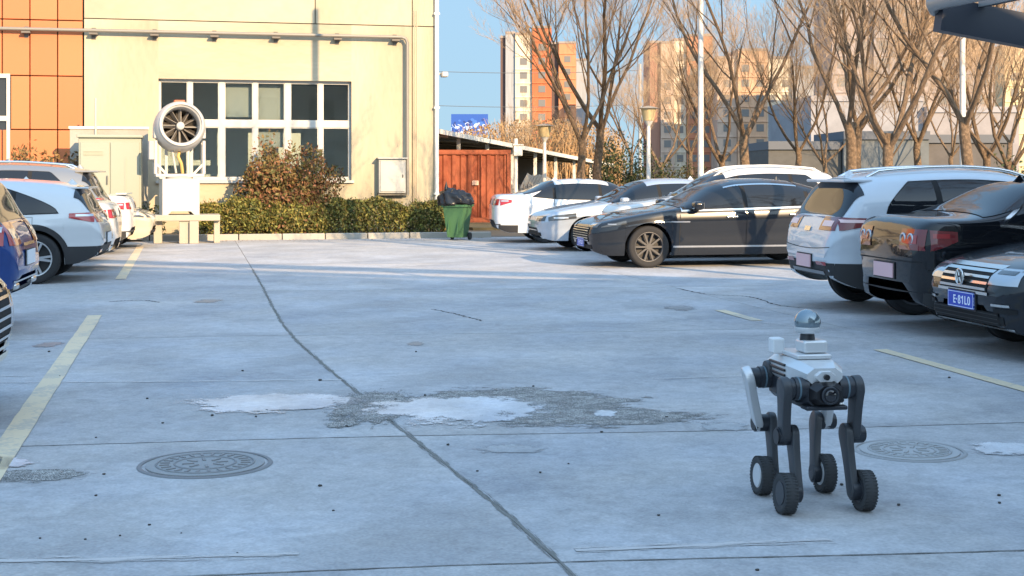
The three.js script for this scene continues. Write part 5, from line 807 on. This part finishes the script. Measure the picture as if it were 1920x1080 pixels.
// ---------------------------------------------------------------- solar carport, upper right
{
  const c = at(1742, 14, 13.2), g0 = V(c.x, 0, c.z), t = thing('solar_carport', 'dark carport roof with rounded grey edge tube over the right hand cars', 'carport', g0.toArray(), rad(13));
  const y = c.y, steel = std(0.34, 0.33, 0.32, 0.45, { metalness: 0.3 }), dark = std(0.035, 0.04, 0.055, 0.5), tilt = 0.15, w = 5.6, n = 26;
  // local z runs back along the aisle towards the viewer, local x to the right
  part('edge_tube', tubeGeo([V(0.5, y - 0.07, -0.12), V(0.12, y + 0.0, -0.10), V(0.0, y + 0.03, 0.08), V(0.0, y + 0.03, 0.5), V(0.0, y + 0.03, n)], [0.07, 0.07, 0.075, 0.075, 0.075], 14), steel, t);
  part('edge_beam', bx(w, 0.32, 0.14, 0.06 + w / 2, y - 0.06 - w / 2 * tilt, 0.02, 0, 0, -Math.atan(tilt)), dark, t);
  for (let i = 0; i < 9; i++) for (let j = 0; j < 3; j++) { const pw = 1.75, pd = 2.2; part('solar_panel', bx(pw, 0.04, pd, 0.35 + pw / 2 + j * 1.82, y + 0.24 - (0.35 + pw / 2 + j * 1.82) * tilt, 0.75 + pd / 2 + i * 2.28, 0, 0, -Math.atan(tilt)), std(0.015, 0.02, 0.045, 0.2), t); }
  for (let j = 0; j < 4; j++) part('purlin', bx(0.08, 0.12, n, 0.5 + j * 1.55, y + 0.14 - (0.5 + j * 1.55) * tilt, n / 2 + 0.1), steel, t);
  for (let i = 0; i < 4; i++) { part('rafter', bx(w, 0.16, 0.1, w / 2 + 0.05, y + 0.02 - w / 2 * tilt, 5.5 + i * 5.5, 0, 0, -Math.atan(tilt)), steel, t); part('post', bx(0.2, y - 0.55, 0.2, w - 0.2, (y - 0.55) / 2, 5.5 + i * 5.5), steel, t); }
}
// ---------------------------------------------------------------- office building behind the viewer; it shades the lot
{
  const s = V(-Math.sin(SUN_AZ), 0, -Math.cos(SUN_AZ)), tt = 40, h = tt * Math.tan(SUN_EL), A = gp(300, 508), B = gp(1480, 547), dir = B.clone().sub(A).normalize(), mid = A.clone().addScaledVector(dir, 5).addScaledVector(s, -tt);
  const t = thing('office_building', 'long office building behind the viewer whose shadow covers the lot', 'building', mid.toArray(), -Math.atan2(dir.z, dir.x)); const x0 = -18, x1 = 46, w = x1 - x0, xm = (x0 + x1) / 2;
  part('wall', bx(w, h, 12, xm, h / 2, 6), std(0.5, 0.44, 0.37, 0.9), t);
  const g = std(0.05, 0.06, 0.07, 0.1), wg = bx(1.8, 1.5, 0.1); for (let i = 0; i < 15; i++) for (let j = 0; j < 3; j++) part('window', wg, g, t).position.set(x0 + 2.5 + i * 4.2, 1.9 + j * 3.2, -0.03);
  const rm = std(0.4, 0.4, 0.4, 0.6); part('roof_rail', bx(w, 0.34, 0.1, xm, h + 0.14 + 0.17, 0.1), rm, t); part('roof_rail', bx(w, 0.5, 0.1, xm, h + 0.85 + 0.25, 0.1), rm, t);
  for (let i = 0; i < 22; i++) part('rail_post', bx(0.08, 1.4, 0.08, x0 + 0.5 + i * 3, h + 0.7, 0.2), rm, t);
}
// ---------------------------------------------------------------- small stones on the concrete
{
  const pm = std(0.06, 0.055, 0.05, 0.9), geo = new THREE.IcosahedronGeometry(1, 1), p = geo.attributes.position; for (let i = 0; i < p.count; i++) { const v = V(p.getX(i), p.getY(i), p.getZ(i)), f = 1 + 0.22 * Math.sin(v.x * 5 + v.y * 4) * Math.cos(v.z * 6); p.setXYZ(i, v.x * f, v.y * 0.6 * f, v.z * f); } geo.computeVertexNormals();
  const spots = [[600, 912, 9], [500, 770, 6], [398, 780, 8], [305, 794, 6], [180, 821, 5], [112, 706, 5], [160, 1012, 6], [280, 985, 7], [225, 1005, 6], [180, 930, 7], [455, 696, 6], [600, 714, 8], [480, 782, 6], [1013, 887, 7], [840, 835, 8], [895, 884, 6], [1250, 783, 7], [1128, 811, 7], [1235, 967, 7], [1420, 1070, 9], [1578, 910, 9], [1685, 948, 9], [1873, 930, 9], [1874, 944, 8], [445, 1038, 6], [75, 1010, 6], [195, 890, 7], [625, 958, 6], [742, 750, 7], [797, 742, 7], [1000, 725, 6], [1780, 709, 7], [276, 748, 6], [650, 800, 7], [1066, 870, 5], [780, 660, 5], [340, 1000, 4], [92, 660, 6]];
  for (const [x, y, r] of spots) { const g = gp(x, y), d = -g.z, s = r * 0.45 / FOCAL * d, m = tag(part('pebble', geo, pm, scene), 'small dark pebble lying on the open concrete', 'pebble', 'loose pebbles on the concrete'); m.position.set(g.x, s * 0.45, g.z); m.scale.set(s, s * 0.9, s * 0.8); m.rotation.y = x; }
}
{ // fallen leaves gathered along the kerb
  const g = leafCloud(900, 0.03, () => { const u = rr(-11, 1.2), o = 2.35 + Math.abs(rr(-1, 1) * rr(0, 1.6)), p = wallP(u, 0.012, o); return p; }, [[0.24, 0.15, 0.06], [0.18, 0.11, 0.05], [0.30, 0.2, 0.09]]);
  const pa = g.attributes.position; for (let i = 0; i < pa.count; i++) pa.setY(i, 0.004 + Math.abs(pa.getY(i) - 0.012) * 0.3);
  tag(part('leaf_litter', g, leafMat, scene), 'scattered brown fallen leaves along the kerb of the hedge', 'leaves', null, 'stuff');
}
renderer.render(scene, camera);
